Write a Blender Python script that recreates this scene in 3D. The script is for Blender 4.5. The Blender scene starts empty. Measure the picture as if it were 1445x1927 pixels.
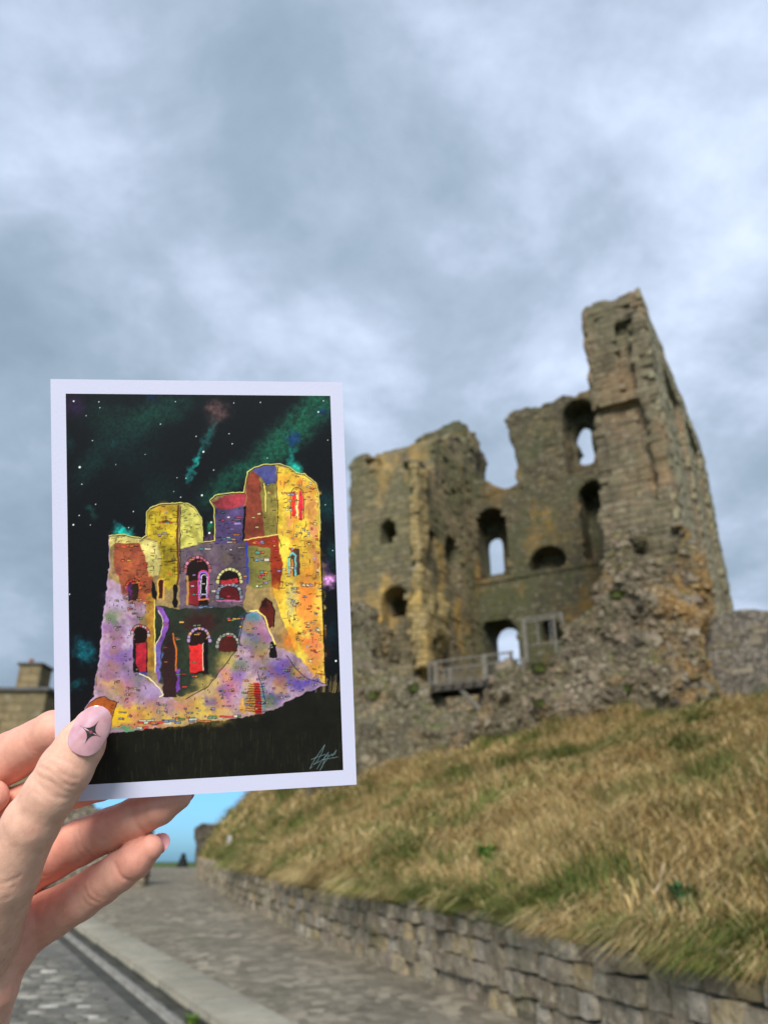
import bpy, bmesh, math, random
import numpy as np
from mathutils import Vector, Matrix
random.seed(7); RS = np.random.RandomState(11)
R = math.radians
scene = bpy.context.scene
col = scene.collection

# ---------------------------------------------------------------- camera
PITCH = R(24.4); FPX = 1447.0; CW, CH = 722.5, 963.5; EYE = 1.6
cd = bpy.data.cameras.new('camera'); cam = bpy.data.objects.new('camera', cd); col.objects.link(cam)
cam.location = (0, 0, EYE); cam.rotation_euler = (math.pi/2 + PITCH, 0, 0)
cd.sensor_fit = 'HORIZONTAL'; cd.sensor_width = 36.0; cd.lens = 36.0*FPX/1445.0
cd.clip_start = 0.02; cd.clip_end = 9000
cd.dof.use_dof = True; cd.dof.focus_distance = 0.325; cd.dof.aperture_fstop = 18.0
scene.camera = cam

# ---------------------------------------------------------------- light
SUN_EL, SUN_AZ = R(34), R(186)          # azimuth from +Y (view direction) clockwise: sun behind the camera, to the right
w = bpy.data.worlds.new('World'); scene.world = w; w.use_nodes = True
wt = w.node_tree; wt.nodes.clear()
def wn(t, **k):
    n = wt.nodes.new(t)
    for a, b in k.items(): setattr(n, a, b)
    return n
def wl(a, b): wt.links.new(a, b)
def wmath(op, a, b=None):
    n = wn('ShaderNodeMath', operation=op)
    for i, v in enumerate((a, b)):
        if v is None: continue
        if isinstance(v, (int, float)): n.inputs[i].default_value = v
        else: wl(v, n.inputs[i])
    return n.outputs[0]
def wmix(f, a, b):
    n = wn('ShaderNodeMix', data_type='RGBA')
    for i, v in ((0, f), (6, a), (7, b)):
        if isinstance(v, (int, float)): n.inputs[i].default_value = v
        elif isinstance(v, tuple): n.inputs[i].default_value = (*v, 1)
        else: wl(v, n.inputs[i])
    return n.outputs[2]
sky = wn('ShaderNodeTexSky', sky_type='NISHITA'); sky.sun_disc = False
sky.sun_elevation = SUN_EL; sky.sun_rotation = SUN_AZ; sky.altitude = 60; sky.ozone_density = 2.0
tc = wn('ShaderNodeTexCoord'); sp = wn('ShaderNodeSeparateXYZ'); wl(tc.outputs['Generated'], sp.inputs[0])
zz = wmath('ADD', wmath('MAXIMUM', sp.outputs[2], 0.0), 0.32)
cb = wn('ShaderNodeCombineXYZ'); wl(wmath('DIVIDE', sp.outputs[0], zz), cb.inputs[0]); wl(wmath('DIVIDE', sp.outputs[1], zz), cb.inputs[1])
def wnoise(scale, detail, rough, off, dist=0.0):
    m = wn('ShaderNodeMapping'); m.inputs['Location'].default_value = off; wl(cb.outputs[0], m.inputs[0])
    n = wn('ShaderNodeTexNoise'); n.inputs['Scale'].default_value = scale; n.inputs['Detail'].default_value = detail
    n.inputs['Roughness'].default_value = rough; n.inputs['Distortion'].default_value = dist; wl(m.outputs[0], n.inputs['Vector']); return n.outputs[0]
def wramp(v, stops):
    n = wn('ShaderNodeValToRGB'); wl(v, n.inputs[0]); e = n.color_ramp.elements
    while len(e) > 1: e.remove(e[0])
    for i, (p, c) in enumerate(stops):
        k = e[0] if i == 0 else e.new(p)
        k.position = p; k.color = (*c, 1) if isinstance(c, tuple) else (c, c, c, 1)
    return n.outputs[0]
n_big = wnoise(0.95, 3.0, 0.5, (3.1, 1.7, 0.0), 0.1)
n_fin = wnoise(3.0, 7.0, 0.58, (0.4, 5.2, 0.0), 0.15)
shade = wmath('ADD', wmath('MULTIPLY', n_big, 0.55), wmath('MULTIPLY', n_fin, 0.45))
cloud = wramp(shade, [(0.39, (1.85, 2.45, 3.15)), (0.455, (2.25, 2.9, 3.7)), (0.50, (2.8, 3.45, 4.4)), (0.545, (3.7, 4.4, 5.6)), (0.60, (5.0, 5.75, 7.1))])
clear = wmix(1.0, sky.outputs[0], (1, 1, 1)); 
tint = wt.nodes[-1]; tint.blend_type = 'MULTIPLY'; tint.inputs[7].default_value = (0.34, 0.66, 1.10, 1)
cover = wramp(wmath('ADD', sp.outputs[2], wmath('MULTIPLY', wmath('SUBTRACT', n_fin, 0.5), 0.10)), [(0.085, 0.0), (0.15, 1.0)])
bg = wn('ShaderNodeBackground'); bg.inputs['Strength'].default_value = 0.1
wl(wmix(cover, clear, cloud), bg.inputs['Color'])
wo = wn('ShaderNodeOutputWorld'); wl(bg.outputs[0], wo.inputs['Surface'])
sd_ = bpy.data.lights.new('sun', 'SUN'); sun = bpy.data.objects.new('sun', sd_); col.objects.link(sun)
sd_.energy = 2.6; sd_.angle = R(24); sd_.color = (1.0, 0.94, 0.86)
sdir = Vector((math.sin(SUN_AZ)*math.cos(SUN_EL), math.cos(SUN_AZ)*math.cos(SUN_EL), math.sin(SUN_EL)))
sun.rotation_euler = sdir.to_track_quat('Z', 'Y').to_euler(); sun.location = (20, -20, 40)
vs = scene.view_settings; vs.view_transform = 'Standard'; vs.look = 'None'; vs.exposure = 0.72; vs.gamma = 1.0; vs.use_curve_mapping = False

# ---------------------------------------------------------------- helpers
def ray(px, py):
    u, v = (px-CW)/FPX, (CH-py)/FPX
    return np.array([u, math.cos(PITCH)-v*math.sin(PITCH), math.sin(PITCH)+v*math.cos(PITCH)])
def at_y(px, py, Y):
    d = ray(px, py); k = Y/d[1]; return Vector((d[0]*k, Y, EYE+d[2]*k))
LAT = RS.uniform(-1, 1, (32, 32, 32)).astype(np.float32)
def vn(p, scale=1.0, seed=0.0, octs=1):
    out = 0; amp = 1.0
    for o in range(octs):
        q = p*(scale*2**o) + seed*7.31 + o*3.7
        i = np.floor(q).astype(np.int64); f = (q-i).astype(np.float32); f = f*f*(3-2*f)
        i0 = i & 31; i1 = (i+1) & 31
        r = 0
        for a in (0, 1):
            xa = i1[:, 0] if a else i0[:, 0]; wa = f[:, 0] if a else 1-f[:, 0]
            for b in (0, 1):
                yb = i1[:, 1] if b else i0[:, 1]; wb = wa*(f[:, 1] if b else 1-f[:, 1])
                r = r + LAT[xa, yb, i0[:, 2]]*wb*(1-f[:, 2]) + LAT[xa, yb, i1[:, 2]]*wb*f[:, 2]
        out = out + amp*r; amp *= 0.5
    return out
def poly_sd(P, X, Y):
    P = np.asarray(P, float); d = np.full(X.shape, 1e18); ins = np.zeros(X.shape, bool); n = len(P)
    for i in range(n):
        ax, ay = P[i]; bx, by = P[(i+1) % n]; ex, ey = bx-ax, by-ay; L = ex*ex+ey*ey+1e-12
        k = np.clip(((X-ax)*ex+(Y-ay)*ey)/L, 0, 1)
        d = np.minimum(d, (X-ax-k*ex)**2+(Y-ay-k*ey)**2)
        c = (ay > Y) != (by > Y)
        if ey != 0: ins ^= c & (X < ex*(Y-ay)/ey+ax)
    d = np.sqrt(d); return np.where(ins, -d, d)
def line_sd(P, X, Y):
    d = np.full(X.shape, 1e18)
    for (ax, ay), (bx, by) in zip(P[:-1], P[1:]):
        ex, ey = bx-ax, by-ay; k = np.clip(((X-ax)*ex+(Y-ay)*ey)/(ex*ex+ey*ey+1e-12), 0, 1)
        d = np.minimum(d, (X-ax-k*ex)**2+(Y-ay-k*ey)**2)
    return np.sqrt(d)
def nets(f, org, h):
    s = f < 0; n = np.array(f.shape)
    c = np.zeros(tuple(n-1), np.int8)
    for a in (0, 1):
        for b in (0, 1):
            for d in (0, 1): c += s[a:n[0]-1+a, b:n[1]-1+b, d:n[2]-1+d]
    act = (c > 0) & (c < 8); ids = np.argwhere(act); idx = np.full(c.shape, -1, np.int64); idx[act] = np.arange(len(ids))
    pos = np.zeros((len(ids), 3)); cnt = np.zeros(len(ids))
    cs = [(a, b, d) for a in (0, 1) for b in (0, 1) for d in (0, 1)]
    for A in cs:
        for ax in range(3):
            if A[ax]: continue
            B = list(A); B[ax] = 1
            fa = f[ids[:, 0]+A[0], ids[:, 1]+A[1], ids[:, 2]+A[2]]; fb = f[ids[:, 0]+B[0], ids[:, 1]+B[1], ids[:, 2]+B[2]]
            m = (fa < 0) != (fb < 0); t = np.where(m, fa/np.where(m, fa-fb, 1), 0)
            q = np.tile(np.array(A, float), (len(ids), 1)); q[:, ax] += t
            pos += q*m[:, None]; cnt += m
    V = np.array(org)+h*(ids+pos/cnt[:, None]); F = []
    for ax in range(3):
        b, d = (ax+1) % 3, (ax+2) % 3
        lo = [slice(None)]*3; hi = [slice(None)]*3; lo[ax] = slice(0, -1); hi[ax] = slice(1, None)
        x = s[tuple(lo)] != s[tuple(hi)]; e = np.argwhere(x); ins = s[tuple(lo)][x]
        ok = (e[:, b] > 0) & (e[:, d] > 0) & (e[:, b] < n[b]-1) & (e[:, d] < n[d]-1); e = e[ok]; ins = ins[ok]
        q = []
        for ob, od in ((-1, -1), (0, -1), (0, 0), (-1, 0)):
            g = e.copy(); g[:, b] += ob; g[:, d] += od; q.append(idx[g[:, 0], g[:, 1], g[:, 2]])
        q = np.stack(q, 1); q[~ins] = q[~ins][:, ::-1]; F.append(q)
    return V, np.concatenate(F)
def mesh_np(name, V, F, smooth=True):
    me = bpy.data.meshes.new(name); V = np.asarray(V, np.float32); F = np.asarray(F, np.int32); k = F.shape[1]
    me.vertices.add(len(V)); me.vertices.foreach_set('co', V.ravel())
    me.loops.add(F.size); me.loops.foreach_set('vertex_index', F.ravel())
    me.polygons.add(len(F)); me.polygons.foreach_set('loop_start', np.arange(0, F.size, k, dtype=np.int32))
    me.polygons.foreach_set('loop_total', np.full(len(F), k, np.int32))
    me.polygons.foreach_set('use_smooth', np.full(len(F), smooth)); me.update(calc_edges=True); return me
def set_col(me, C, name='Col'):
    a = me.color_attributes.new(name, 'FLOAT_COLOR', 'POINT'); q = np.ones((len(me.vertices), 4), np.float32); q[:, :3] = C
    a.data.foreach_set('color', q.ravel())
def link(name, me, m=None, parent=None, loc=None, rz=None):
    o = bpy.data.objects.new(name, me); col.objects.link(o)
    if m is not None and me is not None and not me.materials: me.materials.append(m)
    if parent: o.parent = parent
    if loc is not None: o.location = loc
    if rz is not None: o.rotation_euler = (0, 0, rz)
    return o
def tag(o, label=None, cat=None, group=None, kind=None):
    for k, v in (('label', label), ('category', cat), ('group', group), ('kind', kind)):
        if v: o[k] = v
    return o
class MB:
    def __init__(s): s.v = []; s.f = []
    def box(s, c, sz, M=None, ch=0.0):
        b = len(s.v); x, y, z = [k/2 for k in sz]
        for p in ((-x,-y,-z),(x,-y,-z),(x,y,-z),(-x,y,-z),(-x,-y,z),(x,-y,z),(x,y,z),(-x,y,z)):
            q = Vector(p)
            if M: q = M @ q
            s.v.append(q+Vector(c))
        s.f += [tuple(b+i for i in q) for q in ((0,3,2,1),(4,5,6,7),(0,1,5,4),(1,2,6,5),(2,3,7,6),(3,0,4,7))]
        return s
    def bar(s, a, b, r, n=8, r2=None):
        a, b = Vector(a), Vector(b); d = (b-a).normalized(); u = d.orthogonal().normalized(); w_ = d.cross(u); k = len(s.v); r2 = r if r2 is None else r2
        for p, rr in ((a, r), (b, r2)):
            for i in range(n): t = 2*math.pi*i/n; s.v.append(p+(u*math.cos(t)+w_*math.sin(t))*rr)
        for i in range(n): j = (i+1) % n; s.f.append((k+i, k+j, k+n+j, k+n+i))
        s.f.append(tuple(k+i for i in reversed(range(n)))); s.f.append(tuple(k+n+i for i in range(n))); return s
    def lathe(s, c, prof, n=16):
        k = len(s.v); c = Vector(c)
        for r, z in prof:
            for i in range(n): t = 2*math.pi*i/n; s.v.append(c+Vector((r*math.cos(t), r*math.sin(t), z)))
        for a in range(len(prof)-1):
            for i in range(n): j = (i+1) % n; s.f.append((k+a*n+i, k+a*n+j, k+(a+1)*n+j, k+(a+1)*n+i))
        s.f.append(tuple(k+(len(prof)-1)*n+i for i in range(n))); s.f.append(tuple(k+i for i in reversed(range(n)))); return s
    def mesh(s, name, bevel=0.0, smooth=False):
        me = bpy.data.meshes.new(name); me.from_pydata([tuple(v) for v in s.v], [], s.f)
        if bevel:
            bm = bmesh.new(); bm.from_mesh(me); bmesh.ops.bevel(bm, geom=bm.edges[:], offset=bevel, segments=1, affect='EDGES'); bm.to_mesh(me); bm.free()
        if smooth: me.polygons.foreach_set('use_smooth', [True]*len(me.polygons))
        me.update(); return me

# ---------------------------------------------------------------- materials
class NT:
    def __init__(s, name):
        s.m = bpy.data.materials.new(name); s.m.use_nodes = True; s.t = s.m.node_tree; s.b = s.t.nodes['Principled BSDF']
    def n(s, t, **k):
        n = s.t.nodes.new(t)
        for a, b in k.items(): setattr(n, a, b)
        return n
    def put(s, v, sock):
        if isinstance(v, (int, float)): sock.default_value = v
        elif isinstance(v, tuple): sock.default_value = v if len(v) == len(sock.default_value) else (*v, 1)
        else: s.t.links.new(v, sock)
    def coord(s, out='Object', scale=(1, 1, 1), loc=(0, 0, 0)):
        c = s.n('ShaderNodeTexCoord'); m = s.n('ShaderNodeMapping'); m.inputs['Scale'].default_value = scale; m.inputs['Location'].default_value = loc
        s.t.links.new(c.outputs[out], m.inputs[0]); return m.outputs[0]
    def world(s):
        return s.n('ShaderNodeNewGeometry').outputs['Position']
    def noise(s, vec, scale, detail=3, rough=0.55, dist=0.0):
        n = s.n('ShaderNodeTexNoise'); s.put(vec, n.inputs['Vector'])
        for k, v in (('Scale', scale), ('Detail', detail), ('Roughness', rough), ('Distortion', dist)): n.inputs[k].default_value = v
        return n.outputs[0]
    def voro(s, vec, scale, feature='F1', rand=1.0):
        n = s.n('ShaderNodeTexVoronoi', feature=feature); s.put(vec, n.inputs['Vector']); n.inputs['Scale'].default_value = scale; n.inputs['Randomness'].default_value = rand
        return n
    def math(s, op, a, b=0.0):
        n = s.n('ShaderNodeMath', operation=op); s.put(a, n.inputs[0]); s.put(b, n.inputs[1]); return n.outputs[0]
    def ramp(s, v, stops):
        n = s.n('ShaderNodeValToRGB'); s.put(v, n.inputs[0]); e = n.color_ramp.elements
        while len(e) > 1: e.remove(e[0])
        for i, (p, c) in enumerate(stops):
            k = e[0] if i == 0 else e.new(p); k.position = p; k.color = (*c, 1) if isinstance(c, tuple) else (c, c, c, 1)
        return n.outputs[0]
    def mix(s, f, a, b, mode='MIX'):
        n = s.n('ShaderNodeMix', data_type='RGBA', blend_type=mode); s.put(f, n.inputs[0]); s.put(a, n.inputs[6]); s.put(b, n.inputs[7]); return n.outputs[2]
    def bump(s, h, strength=0.5, dist=0.02, nrm=None):
        n = s.n('ShaderNodeBump'); n.inputs['Strength'].default_value = strength; n.inputs['Distance'].default_value = dist; s.put(h, n.inputs['Height'])
        if nrm: s.put(nrm, n.inputs['Normal'])
        return n.outputs[0]
    def done(s, color=None, rough=0.9, normal=None, spec=0.25, **k):
        if color is not None: s.put(color, s.b.inputs['Base Color'])
        s.put(rough, s.b.inputs['Roughness']); s.b.inputs['Specular IOR Level'].default_value = spec
        if normal is not None: s.put(normal, s.b.inputs['Normal'])
        for a, v in k.items(): s.put(v, s.b.inputs[a.replace('_', ' ')])
        return s.m
def m_ashlar(name, a, b, green, orange, gfac=0.5, ofac=0.6, bw=0.62, bh=0.30, mort=0.36):
    k = NT(name); v = k.coord('Object'); s = k.n('ShaderNodeSeparateXYZ'); k.put(v, s.inputs[0])
    wob = k.noise(v, 1.3, 2)
    c = k.n('ShaderNodeCombineXYZ'); k.put(k.math('ADD', k.math('ADD', s.outputs[0], s.outputs[1]), k.math('MULTIPLY', wob, 0.10)), c.inputs[0])
    k.put(k.math('ADD', s.outputs[2], k.math('MULTIPLY', wob, 0.10)), c.inputs[1])
    br = k.n('ShaderNodeTexBrick'); k.put(c.outputs[0], br.inputs['Vector'])
    br.inputs['Scale'].default_value = 1.0; br.inputs['Brick Width'].default_value = bw; br.inputs['Row Height'].default_value = bh
    br.inputs['Mortar Size'].default_value = 0.028; br.inputs['Mortar Smooth'].default_value = 0.4
    br.inputs['Color1'].default_value = (*a, 1); br.inputs['Color2'].default_value = (*b, 1); br.inputs['Mortar'].default_value = (a[0]*mort, a[1]*mort, a[2]*mort, 1)
    base = br.outputs['Color']
    base = k.mix(k.math('MULTIPLY', k.ramp(k.noise(v, 0.32, 5, 0.6), [(0.44, 0.0), (0.60, 1.0)]), gfac), base, green)
    base = k.mix(k.math('MULTIPLY', k.ramp(k.noise(k.coord('Object', (1, 1, .6), (5, 3, 8)), 0.42, 5, 0.65), [(0.52, 0.0), (0.66, 1.0)]), ofac), base, orange)
    base = k.mix(k.math('MULTIPLY', k.ramp(k.noise(k.coord('Object', (1, 1, .35), (9, 1, 2)), 1.1, 6, 0.7), [(0.52, 0.0), (0.70, 1.0)]), 0.7), base, (0.052, 0.045, 0.034))
    base = k.mix(k.math('MULTIPLY', k.ramp(k.noise(k.coord('Object', (1, 1, 1), (2, 7, 4)), 2.6, 5, 0.7), [(0.55, 0.0), (0.7, 1.0)]), 0.5), base, (0.36, 0.33, 0.25))
    h = k.math('ADD', k.math('MULTIPLY', br.outputs['Fac'], -0.8), k.math('MULTIPLY', k.noise(v, 5.0, 5, 0.65), 1.0))
    return k.done(base, 0.93, k.bump(h, 0.9, 0.07))
def m_block(name, cols, green, orange, gfac, ofac, dark=0.35, patch=None):
    k = NT(name); v = k.coord('Object'); rnd = k.n('ShaderNodeNewGeometry').outputs['Random Per Island']
    base = k.ramp(rnd, [(i/(len(cols)-1), c) for i, c in enumerate(cols)])
    base = k.mix(k.math('MULTIPLY', k.ramp(k.noise(v, 0.32, 5, 0.6), [(0.44, 0.0), (0.60, 1.0)]), gfac), base, green)
    base = k.mix(k.math('MULTIPLY', k.ramp(k.noise(k.coord('Object', (1, 1, .6), (5, 3, 8)), 0.42, 5, 0.65), [(0.52, 0.0), (0.66, 1.0)]), ofac), base, orange)
    base = k.mix(k.math('MULTIPLY', k.ramp(k.noise(k.coord('Object', (1, 1, .35), (9, 1, 2)), 1.1, 6, 0.7), [(0.54, 0.0), (0.70, 1.0)]), 0.6), base, (0.055, 0.047, 0.034))
    base = k.mix(k.math('MULTIPLY', k.ramp(k.noise(k.coord('Object', (1, 1, 1), (2, 7, 4)), 2.6, 5, 0.7), [(0.55, 0.0), (0.7, 1.0)]), 0.45), base, (0.38, 0.34, 0.25))
    base = k.mix(k.math('MULTIPLY', k.ramp(k.noise(k.coord('Object', (1, 1, .7), (4, 9, 1)), 0.7, 5, 0.65), [(0.50, 0.0), (0.64, 1.0)]), dark), base, (0.06, 0.052, 0.036))
    if patch: base = lichen(k, v, base, *patch)
    return k.done(base, 0.93, k.bump(k.noise(v, 6.0, 5, 0.65), 0.8, 0.05))
def lichen(k, v, base, x0, x1, amt):
    s = k.n('ShaderNodeSeparateXYZ'); k.put(v, s.inputs[0])
    m = k.math('MULTIPLY', k.ramp(k.math('ADD', k.math('MULTIPLY', s.outputs[0], 0.25), 0.5), [(0.5+0.25*x0, 0.0), (0.5+0.25*x1, 1.0)]), k.ramp(s.outputs[2], [(0.25, 0.0), (0.55, 1.0)]))
    return k.mix(k.math('MULTIPLY', k.math('MULTIPLY', m, k.ramp(k.noise(k.coord('Object', (1, 1, .7), (1, 4, 2)), 0.8, 5, .65), [(0.40, 0.0), (0.56, 1.0)])), amt), base, (0.40, 0.225, 0.055))
def m_rubble(name, cols, moss=0.5, scale=3.4, orange=0.3, patch=None):
    k = NT(name); v = k.coord('Object'); wv = k.n('ShaderNodeVectorMath', operation='ADD'); nz = k.n('ShaderNodeTexNoise'); nz.inputs['Scale'].default_value = 2.6; nz.inputs['Detail'].default_value = 4; k.put(v, nz.inputs['Vector'])
    k.put(v, wv.inputs[0]); sc = k.n('ShaderNodeVectorMath', operation='SCALE'); k.put(nz.outputs['Color'], sc.inputs[0]); sc.inputs['Scale'].default_value = 0.6; k.put(sc.outputs[0], wv.inputs[1])
    vo = k.voro(wv.outputs[0], scale); ve = k.voro(wv.outputs[0], scale, 'DISTANCE_TO_EDGE')
    s = k.n('ShaderNodeSeparateColor'); k.put(vo.outputs['Color'], s.inputs[0])
    base = k.ramp(s.outputs[0], [(i/(len(cols)-1), c) for i, c in enumerate(cols)])
    edge = k.ramp(ve.outputs['Distance'], [(0.0, 0.0), (0.10, 1.0)])
    v2 = k.voro(wv.outputs[0], scale*2.3); s2 = k.n('ShaderNodeSeparateColor'); k.put(v2.outputs['Color'], s2.inputs[0])
    base = k.mix(0.45, base, k.ramp(s2.outputs[1], [(i/(len(cols)-1), c) for i, c in enumerate(cols)]))
    base = k.mix(k.math('MULTIPLY', k.math('SUBTRACT', 1.0, edge), 0.45), base, (cols[0][0]*.6, cols[0][1]*.57, cols[0][2]*.53))
    base = k.mix(k.math('MULTIPLY', k.ramp(k.noise(v, 0.55, 5, 0.65), [(0.54, 0.0), (0.68, 1.0)]), orange), base, (0.36, 0.22, 0.08))
    base = k.mix(k.math('MULTIPLY', k.ramp(k.noise(k.coord('Object', (1, 1, 1), (3, 3, 1)), 0.9, 5, 0.7), [(0.52, 0.0), (0.66, 1.0)]), 0.55), base, (0.055, 0.047, 0.036))
    g = k.n('ShaderNodeNewGeometry'); sn = k.n('ShaderNodeSeparateXYZ'); k.put(g.outputs['Normal'], sn.inputs[0])
    up = k.math('MULTIPLY', k.ramp(sn.outputs[2], [(0.1, 0.0), (0.6, 1.0)]), k.ramp(k.noise(k.coord('Object', (1, 1, 1), (8, 2, 5)), 0.8, 4, 0.6), [(0.46, 0.0), (0.6, 1.0)]))
    base = k.mix(k.math('MULTIPLY', up, moss), base, (0.085, 0.105, 0.025))
    if patch: base = lichen(k, v, base, *patch)
    h = k.math('ADD', k.math('MULTIPLY', edge, 0.7), k.noise(v, 6.0, 5, 0.7))
    return k.done(base, 0.95, k.bump(h, 1.0, 0.11))
def m_stone(name, island=False):
    k = NT(name)
    rnd = k.n('ShaderNodeNewGeometry').outputs['Random Per Island'] if island else k.n('ShaderNodeObjectInfo').outputs['Random']
    wv = k.world()
    base = k.ramp(rnd, [(0.0, (0.19, 0.155, 0.105)), (0.2, (0.29, 0.245, 0.175)), (0.42, (0.39, 0.33, 0.235)), (0.6, (0.29, 0.225, 0.165)), (0.74, (0.48, 0.43, 0.345)), (0.9, (0.43, 0.32, 0.16)), (1.0, (0.33, 0.30, 0.235))])
    base = k.mix(k.math('MULTIPLY', k.ramp(k.noise(wv, 3.5, 6, 0.7), [(0.44, 0.0), (0.64, 1.0)]), 0.6), base, (0.11, 0.092, 0.064))
    base = k.mix(k.math('MULTIPLY', k.ramp(k.noise(wv, 10.0, 6, 0.7), [(0.53, 0.0), (0.64, 1.0)]), 0.7), base, (0.52, 0.475, 0.38))
    base = k.mix(k.math('MULTIPLY', k.ramp(k.noise(wv, 19.0, 5, 0.7), [(0.55, 0.0), (0.66, 1.0)]), 0.7), base, (0.06, 0.052, 0.04))
    base = k.mix(k.math('MULTIPLY', k.ramp(k.noise(wv, 1.4, 5, 0.65), [(0.53, 0.0), (0.66, 1.0)]), 0.6), base, (0.11, 0.11, 0.04))
    h = k.math('ADD', k.noise(wv, 14.0, 6, 0.7), k.noise(wv, 5.0, 3))
    return k.done(base, 0.93, k.bump(h, 1.0, 0.04))
def m_plain(name, c1, c2, scale=4.0, rough=0.85, bump=0.3, bd=0.01, metallic=0.0, detail=5, out='Object'):
    k = NT(name); v = k.coord(out)
    base = k.mix(k.ramp(k.noise(v, scale, detail, 0.6), [(0.35, 0.0), (0.65, 1.0)]), c1, c2)
    return k.done(base, rough, k.bump(k.noise(v, scale*4, 4), bump, bd), Metallic=metallic)

# ================================================================ ground
def zg(Y): return np.interp(Y, [-20, 0, 55, 72, 90, 140, 400, 6000], [-0.3, 0.0, 1.1, 1.45, 1.62, 1.5, -2, -60])
WY = [-6, 2, 5.8, 8.74, 10.3, 16.4, 24.6, 43, 55, 72]; WX = [6.9, 3.9, 2.5, 1.41, 0.84, -1.55, -4.15, -9.5, -11.4, -13.2]
def xw(Y): return np.interp(Y, WY, WX)
KY = [-6, 2, 8.74, 20, 30, 43, 56, 72]; KX = [6.1, 1.94, -1.54, -7.35, -11.6, -15.2, -19.5, -26]
def xk(Y): return np.interp(Y, KY, KX)
TH = R(30); KO = np.array([11.5, 28.0]); EV = np.array([math.cos(TH), -math.sin(TH)]); DV = np.array([math.sin(TH), math.cos(TH)])   # keep: near corner, width axis, depth axis
def loc_tb(x, y): return -((x-KO[0])*EV[0]+(y-KO[1])*EV[1]), (x-KO[0])*DV[0]+(y-KO[1])*DV[1]
def bank_z(x, y):
    s = np.maximum(x-xw(y)-0.12, 0)*0.95; zw = zg(y)+0.86-0.10*np.clip((9.5-y)/2.5, 0, 1)
    m = np.interp(y, [5, 24, 33, 45, 60], [0.95, 1.0, 1.6, 3.6, 3.8])
    sm = np.minimum(s, 20); f = m*np.interp(sm, [0, .5, 1, 3, 6, 9, 12, 15, 20], [0, .24, .42, 1.1, 2.08, 3.06, 4.08, 5.1, 6.7])
    t, b = loc_tb(x, y); pl = np.clip(6.28-0.072*t, 5.45, 6.28)+np.clip((t-19)*.16, 0, .9)-0.4*np.clip((t-9)/4, 0, 1)*np.clip((18-t)/3, 0, 1)-zw+0.02*np.clip(b, -3, 12)
    k = 0.5; hh = np.clip(0.5+0.5*(pl-f)/k, 0, 1); f = pl*(1-hh)+f*hh-k*hh*(1-hh)
    p = np.stack([x, y, 0*x], -1).reshape(-1, 3)
    n = (0.26*vn(p, 0.55, 1)+0.17*vn(p, 1.6, 2)+.05*vn(p, 3.5, 3)).reshape(x.shape)*np.clip(s/1.2, 0.0, 1)
    return zw+f+n
def grid_mesh(name, X, Y, Z):
    n, m = X.shape; i = np.arange(n*m).reshape(n, m)
    F = np.stack([i[:-1, :-1], i[:-1, 1:], i[1:, 1:], i[1:, :-1]], -1).reshape(-1, 4)
    return mesh_np(name, np.stack([X, Y, Z], -1).reshape(-1, 3), F)
k = NT('lawn_turf'); v = k.world()
c = k.mix(k.ramp(k.noise(v, 0.3, 5), [(0.4, 0.0), (0.6, 1.0)]), (0.045, 0.085, 0.018), (0.075, 0.11, 0.025)); M_LAWN = k.done(c, 0.95, k.bump(k.noise(v, 5, 4), 0.5, 0.1))
yy = np.array([-40, -20, 0, 10, 20, 30, 40, 48, 55, 60, 66, 72, 80, 90, 110, 140, 250, 400, 1200, 3000, 6000.]); xx = np.array([-6000, -1500, -400, -150, -80, -50, -35, -25, -18, -12, -6, 0, 6, 15, 40, 120, 400, 1500, 6000.])
X, Y = np.meshgrid(xx, yy); tag(link('ground', grid_mesh('ground', X, Y, zg(Y)-0.16), M_LAWN), kind='structure')

# paved path between the kerb and the retaining wall
k = NT('worn_paving'); v = k.world(); vm = k.n('ShaderNodeMapping'); k.put(v, vm.inputs[0]); vm.inputs['Rotation'].default_value = (0, 0, 0.4); vm.inputs['Scale'].default_value = (1.25, 1.0, 1)
vo = k.voro(vm.outputs[0], 5.2, rand=1.0); sc = k.n('ShaderNodeSeparateColor'); k.put(vo.outputs['Color'], sc.inputs[0]); ve = k.voro(vm.outputs[0], 5.2, 'DISTANCE_TO_EDGE', 1.0)
base = k.ramp(sc.outputs[1], [(0.0, (0.125, 0.108, 0.078)), (0.55, (0.225, 0.196, 0.143)), (1.0, (0.40, 0.35, 0.26))])
base = k.mix(k.math('MULTIPLY', k.ramp(k.noise(v, 0.55, 5, 0.6), [(0.38, 0.0), (0.62, 1.0)]), 0.5), base, (0.19, 0.165, 0.122))
base = k.mix(k.math('MULTIPLY', k.ramp(k.noise(v, 1.3, 6, 0.65), [(0.48, 0.0), (0.64, 1.0)]), 0.65), base, (0.10, 0.088, 0.064))
base = k.mix(k.math('MULTIPLY', k.ramp(k.noise(v, 6.5, 6, 0.72), [(0.54, 0.0), (0.66, 1.0)]), 0.55), base, (0.36, 0.32, 0.245))
base = k.mix(k.math('MULTIPLY', k.ramp(k.noise(v, 0.35, 4, 0.6), [(0.5, 0.0), (0.62, 1.0)]), 0.3), base, (0.12, 0.12, 0.075))
edge = k.ramp(ve.outputs['Distance'], [(0.0, 0.0), (0.07, 1.0)])
M_PATH = k.done(base, 0.85, k.bump(k.math('ADD', k.math('MULTIPLY', edge, 0.35), k.noise(v, 12, 6, 0.75)), 0.9, 0.03))
ys = np.concatenate([np.arange(-5, 30, 0.5), np.arange(30, 58.1, 1.0)]); us = np.linspace(0, 1, 15)
Yg = np.repeat(ys[:, None], 15, 1); Xg = (xk(ys)+0.60)[:, None]*(1-us)+(xw(ys)+0.10)[:, None]*us
p = np.stack([Xg, Yg, 0*Xg], -1).reshape(-1, 3); Zg = zg(Yg)+0.012*vn(p, 0.7, 4).reshape(Xg.shape)
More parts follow.
